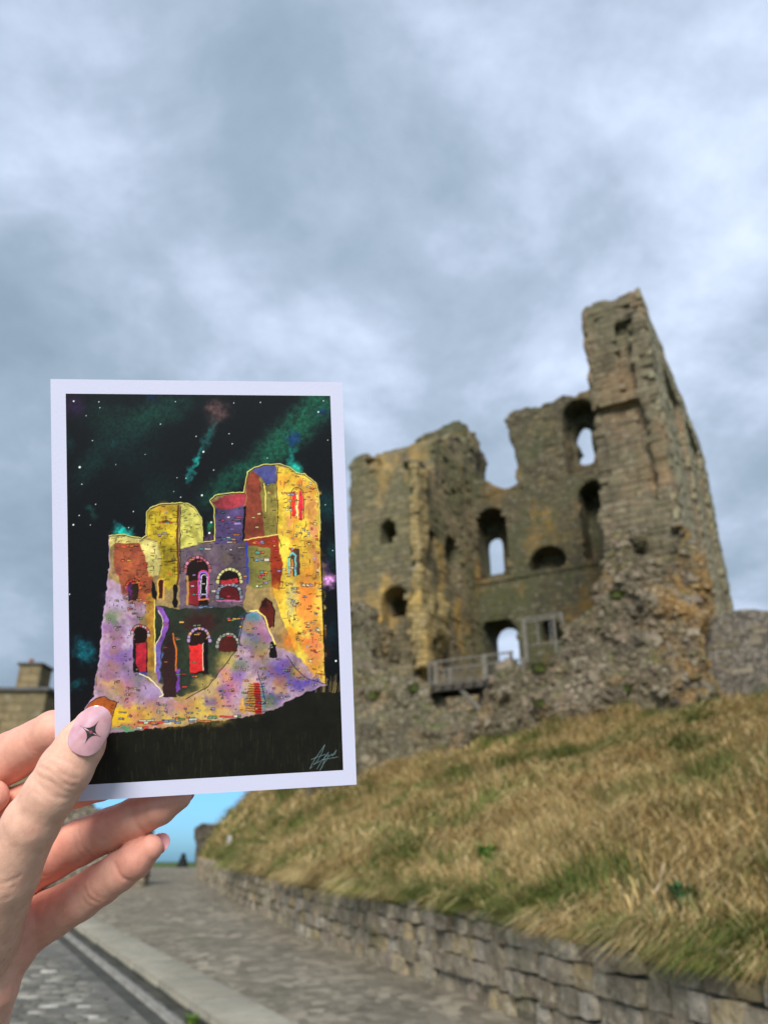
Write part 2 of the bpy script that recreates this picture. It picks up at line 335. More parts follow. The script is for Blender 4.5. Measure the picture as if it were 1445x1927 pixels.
tag(link('path', grid_mesh('path', Xg, Yg, Zg), M_PATH), kind='structure')

# left carriageway: dark bed, worn setts bedded in it
k = NT('old_road'); v = k.world()
base = k.mix(k.ramp(k.noise(v, 1.1, 6, 0.65), [(0.36, 0.0), (0.64, 1.0)]), (0.085, 0.083, 0.07), (0.17, 0.162, 0.137))
base = k.mix(k.math('MULTIPLY', k.ramp(k.noise(v, 5.0, 5, 0.7), [(0.56, 0.0), (0.66, 1.0)]), 0.7), base, (0.36, 0.345, 0.30))
M_ROAD = k.done(base, 0.8, k.bump(k.noise(v, 9, 5, 0.7), 0.8, 0.03))
us = np.linspace(0, 1, 25)
Xg = (xk(ys)-14)[:, None]*(1-us)+(xk(ys)-0.62)[:, None]*us; Yg = np.repeat(ys[:, None], 25, 1)
p = np.stack([Xg, Yg, 0*Xg], -1).reshape(-1, 3); Zg = zg(Yg)-0.07+0.012*vn(p, 0.9, 5).reshape(Xg.shape)
road = tag(link('road', grid_mesh('road', Xg, Yg, Zg), M_ROAD), kind='structure')
k = NT('sett_stone'); rnd = k.n('ShaderNodeObjectInfo').outputs['Random']; v = k.world()
base = k.ramp(rnd, [(0.0, (0.10, 0.098, 0.083)), (0.5, (0.16, 0.152, 0.128)), (0.85, (0.25, 0.24, 0.205)), (1.0, (0.44, 0.42, 0.37))])
base = k.mix(k.math('MULTIPLY', k.ramp(k.noise(v, 6.0, 5), [(0.45, 0.0), (0.65, 1.0)]), 0.5), base, (0.10, 0.097, 0.08))
M_SETT = k.done(base, 0.75, k.bump(k.noise(v, 22, 4), 0.6, 0.012))
def stone_variant(name, seed, kc=0.86, ke=0.965, jit=0.05):
    bm = bmesh.new(); bmesh.ops.create_cube(bm, size=1.0)
    bmesh.ops.subdivide_edges(bm, edges=bm.edges[:], cuts=1, use_grid_fill=True)
    rr = random.Random(seed)
    for q in bm.verts:
        n_ = sum(abs(a) > 0.4 for a in q.co); kf = {3: kc, 2: ke, 1: 1.0}.get(n_, 1)
        q.co = Vector([a*kf*(1+rr.uniform(-jit, jit)) for a in q.co])+Vector([rr.uniform(-jit, jit)*.5 for _ in range(3)])
    me = bpy.data.meshes.new(name); bm.to_mesh(me); bm.free(); me.polygons.foreach_set('use_smooth', [True]*len(me.polygons)); return me
sett_me = [stone_variant('sett', 50+i, jit=0.07) for i in range(6)]
for m_ in sett_me: m_.materials.append(M_SETT)
cnt = 0; Yr = 8.0
while Yr < 13.6 and cnt < 300:
    x0 = xk(Yr)-0.80; j = random.uniform(0, .2); x_ = x0-j
    while True:
        wd = random.uniform(0.15, 0.26); c_ = x_-wd/2; x_ -= wd+0.02
        q = np.array([c_, Yr, 0.0]); px_ = CW+FPX*c_/(Yr*math.cos(PITCH)+(zg(Yr)-EYE)*math.sin(PITCH))
        if px_ < -10: break
        if random.random() < 0.18: continue
        if cnt >= 300: break
        o = link('sett', random.choice(sett_me), None, road, (c_, Yr+random.uniform(-.02, .02), float(zg(Yr))-0.095+random.uniform(-.008, .008)), random.uniform(-.12, .12)+0.1)
        o.scale = (wd, random.uniform(.13, .165), 0.09); cnt += 1
    Yr += 0.178
# drain beside the kerb: mossy dark channel, pale edging ridge
M_GUT = m_plain('gutter_dirt', (0.035, 0.035, 0.026), (0.07, 0.066, 0.05), 3, 0.7, 0.6, 0.02)
M_RIDGE = m_plain('gutter_stone', (0.16, 0.152, 0.13), (0.34, 0.325, 0.285), 2.2, 0.8, 0.6, 0.02)
Xg = np.stack([xk(ys)-0.64, xk(ys)-0.02], 1); Yg = np.repeat(ys[:, None], 2, 1)
gut = tag(link('gutter', grid_mesh('gutter', Xg, Yg, zg(Yg)-0.085), M_GUT), kind='structure')
rid_me = [stone_variant('gutter_edging', 80+i, jit=0.05) for i in range(4)]
for m_ in rid_me: m_.materials.append(M_RIDGE)
Y0 = 0.5
while Y0 < 27:
    L = random.uniform(.6, 1.1); Ym = Y0+L*.5*.88; dx = xk(Y0+L*.88)-xk(Y0)
    o = link('edging_stone', random.choice(rid_me), None, gut, (float(xk(Ym))-0.33, Ym, float(zg(Ym))-0.085), math.atan2(L*.88, dx)); o.rotation_euler[1] = -math.atan(.02); o.scale = (math.hypot(L*.88, float(dx))*.98, 0.13, 0.07); Y0 += L*.88
k = NT('kerb_concrete'); v = k.world(); base = k.mix(k.ramp(k.noise(v, 1.4, 6, .65), [(.36, 0.), (.64, 1.)]), (.25, .232, .178), (.37, .345, .27)); base = k.mix(k.math('MULTIPLY', k.ramp(k.noise(v, 7, 6, .7), [(.5, 0.), (.68, 1.)]), .5), base, (.17, .155, .118))
base = k.mix(k.math('MULTIPLY', k.n('ShaderNodeObjectInfo').outputs['Random'], .3), base, (.22, .20, .15)); M_KERB = k.done(base, .88, k.bump(k.noise(v, 24, 5, .7), .7, .015))
kb = tag(link('kerb', None), kind='structure'); kb.location = (0, 0, 0)
kerb_me = [stone_variant('kerbstone', 90+i, .99, .996, jit=0.006) for i in range(4)]
for m_ in kerb_me:
    m_.materials.append(M_KERB)
    for q in m_.vertices: q.co = [max(-.5, min(.5, a*1.03)) for a in q.co]
Y0 = 2.0
while Y0 < 56:
    L = random.uniform(1.5, 2.2) if Y0 < 30 else 4.0; Ym = Y0+L*.5*.88; dx = float(xk(Y0+L*.88)-xk(Y0))
    o = link('kerbstone', random.choice(kerb_me), None, kb, (float(xk(Ym))+0.32, Ym, float(zg(Ym))-0.06+random.uniform(-.004, .004)), math.atan2(L*.88, dx)); o.rotation_euler[1] = -math.atan(float(zg(Y0+L*.88)-zg(Y0))/math.hypot(L*.88, dx)); o.scale = (math.hypot(L*.88, dx)-.022, 0.62, 0.16); Y0 += L*.88
# weed growing in the gutter
def leaf_mesh(name, n, rad, hgt, wid, seed, cols):
    rr = np.random.RandomState(seed); V = []; F = []; C = []
    for i in range(n):
        a = rr.uniform(0, 6.283); d = np.array([math.cos(a), math.sin(a), 0]); s = np.array([-d[1], d[0], 0]); b0 = d*rr.uniform(0, rad*.5)
        L = hgt*rr.uniform(.5, 1); ln = rr.uniform(.3, 1.0); w_ = wid*rr.uniform(.6, 1)
        p0, p1, p2 = b0, b0+np.array([0, 0, L*.7])+d*L*ln*.35, b0+np.array([0, 0, L*rr.uniform(.7, 1)])+d*L*ln*.9
        k0 = len(V); V += [p0-s*w_*.3, p0+s*w_*.3, p1-s*w_*.5, p1+s*w_*.5, p2]; F += [(k0, k0+1, k0+3, k0+2), (k0+2, k0+3, k0+4, k0+4)]; c_ = cols[rr.randint(len(cols))]; C += [c_]*5
    me = bpy.data.meshes.new(name); me.from_pydata([tuple(p) for p in V], [], [f if f[2] != f[3] else f[:3] for f in F]); set_col(me, np.array(C)); return me
k = NT('leaf'); at = k.n('ShaderNodeVertexColor', layer_name='Col'); M_LEAF = k.done(at.outputs[0], 0.6, spec=0.3)
wp = (float(xk(9.05))-0.20, 9.05, float(zg(9.05))-0.085)
wd_ = tag(link('weed', None, loc=wp), 'small bright green weed growing in the gutter beside the kerb', 'weed')
link('leaves', leaf_mesh('leaves', 60, .10, .13, .035, 3, [(.09, .16, .02), (.13, .20, .03), (.06, .11, .02)]), M_LEAF, wd_)

# ================================================================ grass bank
k = NT('bank_soil'); v = k.world()
c = k.mix(k.ramp(k.noise(v, 0.9, 5, 0.6), [(0.4, 0.0), (0.62, 1.0)]), (0.12, 0.09, 0.04), (0.075, 0.085, 0.025)); M_BANK = k.done(c, 0.95, k.bump(k.noise(v, 7, 5), 0.8, 0.08))
ys2 = np.concatenate([np.arange(2, 34, 0.3), np.arange(34, 70, 1.0)]); off = np.concatenate([[0.10, 0.2, 0.4], np.arange(0.7, 16, 0.35), [17, 19, 22, 26, 32, 40, 55]])
Yg = np.repeat(ys2[:, None], len(off), 1); Xg = xw(ys2)[:, None]+off[None]
Zb = bank_z(Xg, Yg)
Xg = np.concatenate([Xg[:, :1], Xg], 1); Yg = np.concatenate([Yg[:, :1], Yg], 1); Zb = np.concatenate([zg(Yg[:, :1])-.1, Zb], 1)
tag(link('grass_bank', grid_mesh('grass_bank', Xg, Yg, Zb), M_BANK), kind='structure')
def blades(n, ylo, yhi, smax, wscale, lscale, seed, edge=False):
    rs = np.random.RandomState(seed)
    y = ylo+(yhi-ylo)*rs.rand(n)**1.0; s = (rs.rand(n)**1.5*0.55-0.02) if edge else rs.rand(n)*smax+0.1; x = xw(y)+s
    t, b = loc_tb(x, y)
    dx_, dy_, = x, y
    zt = bank_z(x, y)
    # keep what a person on the path could see
    ppx = CW+FPX*x/(y*math.cos(PITCH)+(zt-EYE)*math.sin(PITCH))
    ok = (ppx > 330) & (ppx < 1560) & ((b < -0.9) | (t > 15) | (t < -1.5)) if not edge else (ppx > 330) & (ppx < 1560)
    x, y, z = x[ok], y[ok], zt[ok]; n = len(x); p = np.stack([x, y, 0*x], 1)
    hum = 1.2*vn(p, 1.1, 11, 3); dry = .8*vn(p, 0.6, 12, 3)+0.75*vn(p, 1.9, 13, 3)
    L = lscale*(0.25+0.20*hum+0.32*rs.rand(n)**2); L = np.maximum(L, .06)
    az = 1.9*vn(p, 0.8, 14, 2)+rs.normal(0, 1.05, n)+math.pi*1.08      # combed by wind, mostly down the slope
    dr = np.stack([np.cos(az), np.sin(az), 0*az], 1); sd = np.stack([-dr[:, 1], dr[:, 0], 0*az], 1)
    tw = rs.normal(0, .8, n)[:, None]; sd = sd*np.cos(tw)+dr*np.sin(tw)*.6
    bend = rs.uniform(.35, 1.15, n)[:, None]
    if edge:
        hang = rs.rand(n) < .12+.6*(vn(p, .9, 17, 2) > .12); dr = np.where(hang[:, None], np.stack([np.cos(math.pi*1.05+.5*(az-4)), np.sin(math.pi*1.05+.5*(az-4)), 0*az], 1), dr); bend = np.where(hang[:, None], rs.uniform(1.1, 1.8, n)[:, None], bend)
    up = np.array([[0, 0, 1.0]])
    wd = wscale*(0.5+0.9*rs.rand(n))[:, None]*sd; L = L[:, None]; P = np.stack([x, y, z-0.02], 1)
    p1 = P+up*L*.5+dr*L*.22*bend; p2 = P+up*L*(.80-.38*bend*.6)+dr*L*.62*bend; p3 = P+up*L*(.88-.75*bend*.75)+dr*L*1.05*bend
    V = np.stack([P-wd*.5, P+wd*.5, p1-wd*.5, p1+wd*.5, p2-wd*.35, p2+wd*.35, p3], 1).reshape(-1, 3); i = np.arange(n)[:, None]*7
    F = np.concatenate([i+np.array([[0, 1, 3]]), i+np.array([[0, 3, 2]]), i+np.array([[2, 3, 5]]), i+np.array([[2, 5, 4]]), i+np.array([[4, 5, 6]])])
    straw = np.array([[.58, .42, .18], [.47, .325, .13], [.68, .54, .28], [.36, .24, .10]]); green = np.array([[.115, .145, .03], [.15, .17, .04], [.08, .125, .022], [.21, .21, .06]])
    g = 1/(1+np.exp((dry+0.05+(0.30*(s[ok] > .55)-.12))*5)); isg = rs.rand(n) < np.clip(g*0.95+.05, 0, 1)
    C = np.where(isg[:, None], green[rs.randint(0, 4, n)], straw[rs.randint(0, 4, n)])*rs.uniform(.75, 1.2, n)[:, None]
    return V, F, np.repeat(C, 7, 0)
parts = [blades(120000, 4.6, 16, 13, .011, 1.0, 1), blades(110000, 14, 34, 13, .020, 1.15, 2), blades(26000, 30, 56, 8, .035, 1.2, 3), blades(56000, 4.6, 28, 0, .008, .80, 4, True)]
V = []; F = []; C = []; b0 = 0
for a, b_, c_ in parts: V.append(a); F.append(b_+b0); C.append(c_); b0 += len(a)
me = mesh_np('dry_grass', np.concatenate(V), np.concatenate(F)); set_col(me, np.concatenate(C))
k = NT('grass_blade'); at = k.n('ShaderNodeVertexColor', layer_name='Col'); M_GRASS = k.done(at.outputs[0], 0.7, spec=0.2)
tag(link('dry_grass', me, M_GRASS), 'long dry straw and green grass covering the bank', 'grass', kind='stuff')
# taller plants standing in the grass
def on_bank(px, py):
    d = ray(px, py)
    for q in np.arange(5, 45, 0.05):
        P = np.array([0, 0, EYE])+d*(q/d[1])
        if P[0] > xw(P[1])+.05 and P[2] <= float(bank_z(np.array([P[0]]), np.array([P[1]]))[0]): return P
    return P
for px_, py_, lb, sz, cols in ((920, 1618, 'bright green leafy clump in the middle of the dry bank', .34, [(.06, .17, .02), (.09, .22, .03)]), (1292, 1700, 'small dark green broad-leaved plant low on the bank at the right', .24, [(.03, .12, .035), (.05, .15, .05)]), (1268, 1420, 'green leafy patch high on the bank beneath the curtain wall', .5, [(.05, .13, .02), (.08, .16, .03)])):
    P = on_bank(px_, py_+8); o = tag(link('leafy_plant', None, loc=tuple(P)), lb, 'plant', 'green plants on the bank')
    link('leaves', leaf_mesh('leaves', 70, sz*.7, sz, sz*.22, px_, cols), M_LEAF, o)
M_STALK = m_plain('dry_stalk', (.42, .34, .22), (.56, .47, .33), 8, .8, .3, .004)
for a, b_, lb in (((1222, 1690), (1248, 1625), 'pale dry bent stalk standing up from the bank at the right'), ((1338, 1478), (1402, 1452), 'pale dry stalk lying across the upper right of the bank')):
    A = on_bank(*a); B = at_y(b_[0], b_[1], A[1]+.05); mb = MB(); mid = (Vector(A)+B)/2+Vector((.03, 0, -.03)); root = Vector(A)
    mb.bar((0, 0, -.03), mid-root, .016, 6, .013); mb.bar(mid-root, B-root, .013, 6, .007)
    tag(link('dry_stalk', mb.mesh('dry_stalk', smooth=True), M_STALK, loc=root), lb, 'stalk', 'dry stalks on the bank')

# ================================================================ retaining wall
M_WALL = m_stone('wall_stone'); M_WALLI = m_stone('wall_stone_far', True)
M_MORT = m_plain('mortar', (0.075, 0.068, 0.052), (0.13, 0.118, 0.09), 5, 0.95, 0.8, 0.03)
rw = tag(link('retaining_wall', None, loc=(float(xw(5)), 5, float(zg(5)))), 'low dry-stone retaining wall along the path below the grass bank', 'wall')
ysw = np.concatenate([np.arange(2, 56, 0.6)]); rows = []
for hz, ox in ((-0.12, 0.045), (0.74, 0.06), (0.82, 0.25)): rows.append(np.stack([xw(ysw)+ox, ysw, zg(ysw)+hz], 1))
Vc = np.stack(rows, 1); g = grid_mesh('core', Vc[..., 0], Vc[..., 1], Vc[..., 2]); g.flip_normals(); core = link('core', g, M_MORT, rw); core.location = -rw.location
vst = [stone_variant('stone', i, .93, .98, jit=0.075) for i in range(14)]
for m_ in vst: m_.polygons.foreach_set('use_smooth', [False]*len(m_.polygons)); m_.materials.append(M_WALL)
stones = []; arc = np.concatenate([[0], np.cumsum(np.hypot(np.diff(xw(np.arange(4.2, 56, .05))), .05))]); ya = np.arange(4.2, 56, .05)
h0 = -0.03
for ci in range(5):
    hh = (0.225, 0.205, 0.215, 0.185, 0.11)[ci]; u = random.uniform(0, .2)
    while u < arc[-1]-1:
        L = random.uniform(.17, .36)*(1.0 if random.random() < .8 else 1.35); um = u+L/2; Ym = float(np.interp(um, arc, ya)); a = math.atan2(.4, float(xw(Ym+.2)-xw(Ym-.2)))
        if ci == 4 and random.random() < .5: u += L; continue
        e = random.uniform(-.035, .045); vh = hh*random.uniform(.84, 1.02)
        if random.random() < .14 and ci < 4: vh *= 1.35
        nx, ny = -math.sin(a), math.cos(a)
        stones.append((Ym, (float(xw(Ym))+.10+nx*e, Ym+ny*e, float(zg(Ym))+h0+hh/2+random.uniform(-.008, .008)), a+random.uniform(-.05, .05), (L*.95, .22, vh), random.uniform(-.03, .03))); u += L
    h0 += hh
vis = sorted([s_ for s_ in stones if s_[0] > 5.2]); Vj = []; Fj = []
for i, (ym, p_, a, sc_, rx) in enumerate(vis):
    if i < 300:
        o = link('stone', random.choice(vst), None, rw, Vector(p_)-rw.location); o.rotation_euler = (rx, rx, a); o.scale = sc_
    else:
        m_ = random.choice(vst); Mx = Matrix.Translation(Vector(p_)-rw.location) @ Matrix.Rotation(a, 4, 'Z') @ Matrix.Diagonal((*sc_, 1)); b0 = len(Vj)
        Vj += [tuple(Mx @ q.co) for q in m_.vertices]; Fj += [tuple(b0+j for j in f.vertices) for f in m_.polygons]
me = bpy.data.meshes.new('far_stones'); me.from_pydata(Vj, [], Fj); tag(link('far_stones', me, M_WALLI, rw), kind='stuff')

# ================================================================ the ruined keep (local axes: x across the broken front, y into the depth)
KZ = 6.0
keep = tag(link('castle_keep', None, loc=(KO[0], KO[1], KZ), rz=-TH), 'ruined roofless stone castle keep with tall broken tower on the grassy bank', 'castle')
def on_b(px, py, b):
    d = ray(px, py); n = DV; k = (b+KO@n)/(d[0]*n[0]+d[1]*n[1]); P = d*k
    return (float((P[:2]-KO)@EV), float(P[2]+EYE-KZ))
def on_x(px, py, x):
    d = ray(px, py); n = EV; k = (x+KO@n)/(d[0]*n[0]+d[1]*n[1]); P = d*k
    return (float((P[:2]-KO)@DV), float(P[2]+EYE-KZ))
def tb(pts, b): return [on_b(*p, b) for p in pts]
def tx(pts, x): return [on_x(*p, x) for p in pts]
def arch(x0, x1, z0, z1, rise=None, n=8):
    r = (x1-x0)/2 if rise is None else rise; c = (x0+x1)/2
    return [(x0, z0), (x1, z0)]+[(c+(x1-x0)/2*math.cos(a), z1-r+r*math.sin(a)) for a in np.linspace(0, math.pi, n)]
def arch_px(xa, xb, ytop, ybot, b, rise=None):
    (l, _), (r_, _) = on_b(xa, (ytop+ybot)/2, b), on_b(xb, (ytop+ybot)/2, b); c = (xa+xb)/2
    return arch(l, r_, on_b(c, ybot, b)[1], on_b(c, ytop, b)[1], rise)
class Vol:
    def __init__(s, lo, hi, h):
        s.h = h; s.lo = np.array(lo, float); n = np.ceil((np.array(hi)-s.lo)/h).astype(int)+1
        s.x = s.lo[0]+h*np.arange(n[0]); s.y = s.lo[1]+h*np.arange(n[1]); s.z = s.lo[2]+h*np.arange(n[2]); s.n = n
        s.X, s.Y, s.Z = s.x[:, None, None], s.y[None, :, None], s.z[None, None, :]
    def xz(s, P):
        a, b = np.meshgrid(s.x, s.z, indexing='ij'); return poly_sd(P, a, b)[:, None, :]
    def yz(s, P):
        a, b = np.meshgrid(s.y, s.z, indexing='ij'); return poly_sd(P, a, b)[None, :, :]
    def rough(s, f, fn, band):
        f = np.ascontiguousarray(np.broadcast_to(f, tuple(s.n))).astype(np.float64); m = np.abs(f) < band; i = np.argwhere(m)
        p = s.lo+s.h*i; f[m] += fn(p, f[m]); return f
    def build(s, name, f, mat, parent):
        f[0] = f[-1] = 1; f[:, 0] = f[:, -1] = 1; f[:, :, 0] = f[:, :, -1] = 1
        V, F = nets(f, s.lo, s.h); return link(name, mesh_np(name, V, F), mat, parent), V, F
def cleft(v, pts, b0):
    # a diagonal cleft: outline given on the plane b0, its walls running back at a slant
    (xa, za), (xb_, zb0) = on_b(868, 1318, b0), on_b(868, 1318, b0+4); kx, kz = (xb_-xa)/4, (zb0-za)/4; d = v.Y-b0; X_, Z_ = np.broadcast_arrays(v.X-kx*d, v.Z-kz*d); return poly_sd(tb(pts, b0), X_, Z_)
CLEFT = [(828, 1292), (906, 1276), (912, 1312), (905, 1336), (880, 1347), (832, 1347)]
def hash2(a, b): return np.modf(np.abs(np.sin(a*127.1+b*311.7)*43758.5453))[0]
def ashlar(p, jit=0.035):
    r = np.floor(p[:, 2]/.30); q = np.floor((p[:, 0]+p[:, 1])/.62+0.5*(r % 2)); return (hash2(q, r)-.5)*2*jit
def wallfn(p, f, amp=0.10, top=None):
    return .03+.25*amp*vn(p, .9, 21, 3)+0.012*vn(p, 3.2, 22, 2)
def box1(v, a, b): return np.maximum(a-v, v-b)
def blocks(name, v, f, mat, axis, start, step, deep, seed, h=.30, skip=.05, wr=(.34, .85), par=None):
    # coursed blocks bedded on a wall face: march from the open side to the first stone and set a block there
    rs = np.random.RandomState(seed); lo, hv_ = v.lo, v.h; f = np.broadcast_to(f, tuple(v.n)); V = []; F = []
    uax = 0 if axis == 1 else 1; u0, u1 = (v.x[0], v.x[-1]) if uax == 0 else (v.y[0], v.y[-1]); ds = np.arange(0, deep, .065)
    def depth(u, z):
        p = np.zeros((len(ds), 3)); p[:, uax] = u; p[:, axis] = start+step*ds; p[:, 2] = z
        i = np.rint((p-lo)/hv_).astype(int)
        if (i < 0).any() or (i >= v.n).any():
            ok = ((i >= 0) & (i < v.n)).all(1)
            if not ok.any(): return None
            i = np.clip(i, 0, v.n-1)
        q = np.where(f[i[:, 0], i[:, 1], i[:, 2]] < 0)[0]; return ds[q[0]] if len(q) else None
    z = v.z[0]+.1
    while z < v.z[-1]:
        hh = h*rs.uniform(.8, 1.15); u = u0+rs.uniform(0, .5)
        while u < u1:
            w_ = rs.uniform(*wr); um = u+w_/2; u += w_
            if rs.rand() < skip: continue
            dd = [depth(um+k_*w_*.34, z+hh*q) for k_, q in ((-1, .2), (-1, .8), (0, .5), (1, .2), (1, .8))]
            if any(q is None for q in dd) or max(dd)-min(dd) > .2: continue
            d_ = max(dd)+rs.uniform(-.075, -.02); jw = .012; b0 = len(V)
            for du in (-1, 1):
                for dz_ in (0, 1):
                    for dq in (0, .22):
                        e = rs.uniform(-.014, .014, 3); p = [0, 0, 0]; p[uax] = um+du*(w_/2-jw)+e[0]; p[2] = z+(jw if dz_ == 0 else hh-jw)+e[1]; p[axis] = start+step*(d_+dq+(e[2] if dq == 0 else 0)); V.append(p)
            F += [tuple(b0+q for q in t_) for t_ in ((0, 2, 6, 4), (1, 5, 7, 3), (0, 1, 3, 2), (4, 6, 7, 5), (0, 4, 5, 1), (2, 3, 7, 6))]
        z += hh
    me = bpy.data.meshes.new(name); me.from_pydata(V, [], F); bm = bmesh.new(); bm.from_mesh(me); bmesh.ops.recalc_face_normals(bm, faces=bm.faces); bm.to_mesh(me); bm.free()
    return tag(link(name, me, mat, par or keep), kind='stuff')
ASH = ((0.205, 0.175, 0.112), (0.145, 0.128, 0.085))
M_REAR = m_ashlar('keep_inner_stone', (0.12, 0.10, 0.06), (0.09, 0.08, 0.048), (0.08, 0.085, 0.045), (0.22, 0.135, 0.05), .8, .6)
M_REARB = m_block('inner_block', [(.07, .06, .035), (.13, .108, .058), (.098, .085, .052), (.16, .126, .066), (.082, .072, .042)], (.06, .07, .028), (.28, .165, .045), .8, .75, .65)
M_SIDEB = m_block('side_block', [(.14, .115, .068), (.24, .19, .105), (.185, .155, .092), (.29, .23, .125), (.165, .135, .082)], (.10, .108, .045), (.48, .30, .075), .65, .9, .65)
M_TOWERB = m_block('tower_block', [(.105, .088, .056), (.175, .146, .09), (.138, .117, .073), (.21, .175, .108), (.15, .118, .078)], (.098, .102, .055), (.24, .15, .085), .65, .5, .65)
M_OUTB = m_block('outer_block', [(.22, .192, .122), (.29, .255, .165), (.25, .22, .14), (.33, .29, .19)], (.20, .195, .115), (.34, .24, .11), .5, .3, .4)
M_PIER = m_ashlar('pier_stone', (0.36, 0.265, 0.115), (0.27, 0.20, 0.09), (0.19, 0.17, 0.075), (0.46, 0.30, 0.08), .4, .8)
M_SIDE = m_ashlar('keep_side_stone', (0.19, 0.155, 0.09), (0.13, 0.108, 0.065), (0.12, 0.12, 0.06), (0.38, 0.25, 0.08), .6, .75)
M_TOWER = m_ashlar('keep_tower_stone', (0.20, 0.162, 0.105), (0.13, 0.106, 0.072), (0.13, 0.125, 0.072), (0.30, 0.18, 0.09), .5, .5)
RUBC = [(0.085, 0.07, 0.048), (0.15, 0.123, 0.082), (0.215, 0.175, 0.118), (0.15, 0.112, 0.078), (0.30, 0.25, 0.18)]
M_RUB = m_rubble('keep_rubble', RUBC, .6, 2.9, .45, (-1.3, -.2, .55)); M_RUB2 = m_rubble('rubble_olive', [(0.10, 0.09, 0.062), (0.17, 0.15, 0.10), (0.24, 0.20, 0.13), (0.17, 0.15, 0.085), (0.33, 0.29, 0.22)], .8, 3.0, .4)

# rear wall with its windows
B1 = 11.0; v = Vol((-17.8, B1-.4, -2), (-0.3, B1+3.2, 23.6), 0.13)
prof = tb([(850, 835), (880, 818), (894, 817), (904, 845), (918, 868), (914, 890), (913, 905), (918, 922)], B1+2.5)+tb([(940, 919), (972, 909), (970, 870), (966, 840), (957, 812), (952, 790), (955, 776), (975, 768), (1010, 764), (1040, 757), (1060, 744), (1085, 738), (1130, 728), (1200, 712)], B1)
prof = [(-17.4, prof[0][1]-.6)]+prof+[(prof[-1][0], -1.5), (-17.4, -1.5)]
f = np.maximum(v.xz(prof), box1(v.Y, B1, B1+2.7))
def cut(f, s2, lim): return np.maximum(f, -np.maximum(s2, lim))
f = cut(f, v.xz(arch_px(893, 952, 956, 1088, B1)), v.Y-(B1+2.0)); f = cut(f, v.xz(arch_px(924, 951, 1016, 1084, B1+2.7)), v.Y-99)
f = cut(f, v.xz(arch_px(994, 1064, 1028, 1070, B1, 1.05)), v.Y-(B1+1.3))
f = cut(f, v.xz(arch_px(908, 974, 1164, 1275, B1)), v.Y-(B1+2.1)); f = cut(f, v.xz(arch_px(941, 984, 1184, 1290, B1+2.7)), v.Y-99)
f = cut(f, v.xz(arch_px(1018, 1056, 1162, 1205, B1)), v.Y-(B1+1.2))
f = cut(f, v.xz(arch_px(1060, 1128, 748, 884, B1)), v.Y-(B1+1.7)); f = cut(f, v.xz(arch_px(1095, 1119, 808, 880, B1+2.7)), v.Y-99)
f = cut(f, v.xz(arch_px(1092, 1150, 902, 1048, B1)), v.Y-(B1+2.0))
(zl,) = [on_b(940, 1100, B1)[1]]; (zu,) = [on_b(940, 915, B1)[1]]
f = np.maximum(f, -np.maximum(box1(v.Z, zl-.1, zl+.15)+0*v.X, v.Y-(B1+.12)))     # floor offset
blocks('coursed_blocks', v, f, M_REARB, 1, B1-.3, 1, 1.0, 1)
f = v.rough(f, lambda p, f_: wallfn(p, f_, .09)+np.where(p[:, 2] > zu-.5, .16*vn(p, 1.7, 24, 2), 0), .5)
f = cut(f, v.xz(arch_px(925, 950, 1017, 1083, B1+2.4)), (B1+1.6)-v.Y); f = cut(f, v.xz(arch_px(1097, 1118, 810, 879, B1+2.2)), (B1+1.3)-v.Y); f = cut(f, v.xz(arch_px(941, 984, 1184, 1290, B1+2.4)), (B1+1.6)-v.Y)
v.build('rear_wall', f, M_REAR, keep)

# side wall: broken end to the front, inner face to the right
XI = -13.07; BF = 3.1; v = Vol((-18.2, BF-.8, -2.4), (XI+.7, B1+1, 23.0), 0.13)
top = tx([(783, 858), (792, 840), (806, 830), (840, 821), (868, 822), (893, 817)], XI); z0 = on_b(710, 850, BF)[1]
pyz = [(BF, -2), (BF, z0), (BF+1.2, z0-.15)]+[q for q in top if q[0] > BF+1.3]+[(B1+.6, top[-1][1]), (B1+.6, -2)]
f = np.maximum(v.yz(pyz), box1(v.X, -17.35, XI))
ptop = tb([(640, 858), (657, 850), (680, 845), (703, 846), (716, 860), (735, 868), (760, 860), (785, 862)], BF)
endp = [(-18.5, ptop[0][1])]+ptop+[(XI+1, ptop[-1][1]), (XI+1, -3), (-18.5, -3)]
f = np.maximum(f, np.where(v.Y < BF+2.2, v.xz(endp), -9))
f = cut(f, v.xz(arch_px(714, 741, 979, 1020, BF)), v.Y-(BF+2.2)); f = cut(f, v.xz(arch_px(716, 764, 1104, 1246, BF)), v.Y-(BF+1.0)); f = cut(f, v.xz(arch_px(718, 762, 1104, 1150, BF)), v.Y-(BF+2.4))
f = cut(f, v.xz(tb([(672, 860), (770, 870), (772, 884), (690, 876)], BF)), v.Y-(BF+.35))
def arch_side(xa, xb, yt, yb):
    (a, _), (b, _) = on_x(xa, (yt+yb)/2, XI), on_x(xb, (yt+yb)/2, XI); c = (xa+xb)/2; return arch(a, b, on_x(c, yb, XI)[1], on_x(c, yt, XI)[1])
for a in ((842, 865, 1012, 1102), (807, 820, 998, 1042), (829, 852, 1158, 1275)):
    f = np.maximum(f, -np.maximum(v.yz(arch_side(*a)), (XI-1.5)-v.X))
def sidefn(p, f_):
    low = np.clip((7.5-p[:, 2])/5, 0, 1)*np.clip((BF+3-p[:, 1])/3, 0, 1)
    return wallfn(p, f_, .11)+np.where(p[:, 2] > z0-1.2, .2*vn(p, 1.6, 26, 2), 0)+low*(.30*vn(p, .9, 27, 3)+.14*vn(p, 2.4, 28, 2))
blocks('coursed_blocks', v, np.where(v.Z < -.2, 1, f), M_SIDEB, 1, BF-.3, 1, 1.1, 2, skip=.10); blocks('coursed_blocks', v, f, M_SIDEB, 0, XI+.3, -1, 1.0, 3, skip=.08)
f = v.rough(f, sidefn, .7); v.build('side_wall', f, M_SIDE, keep)
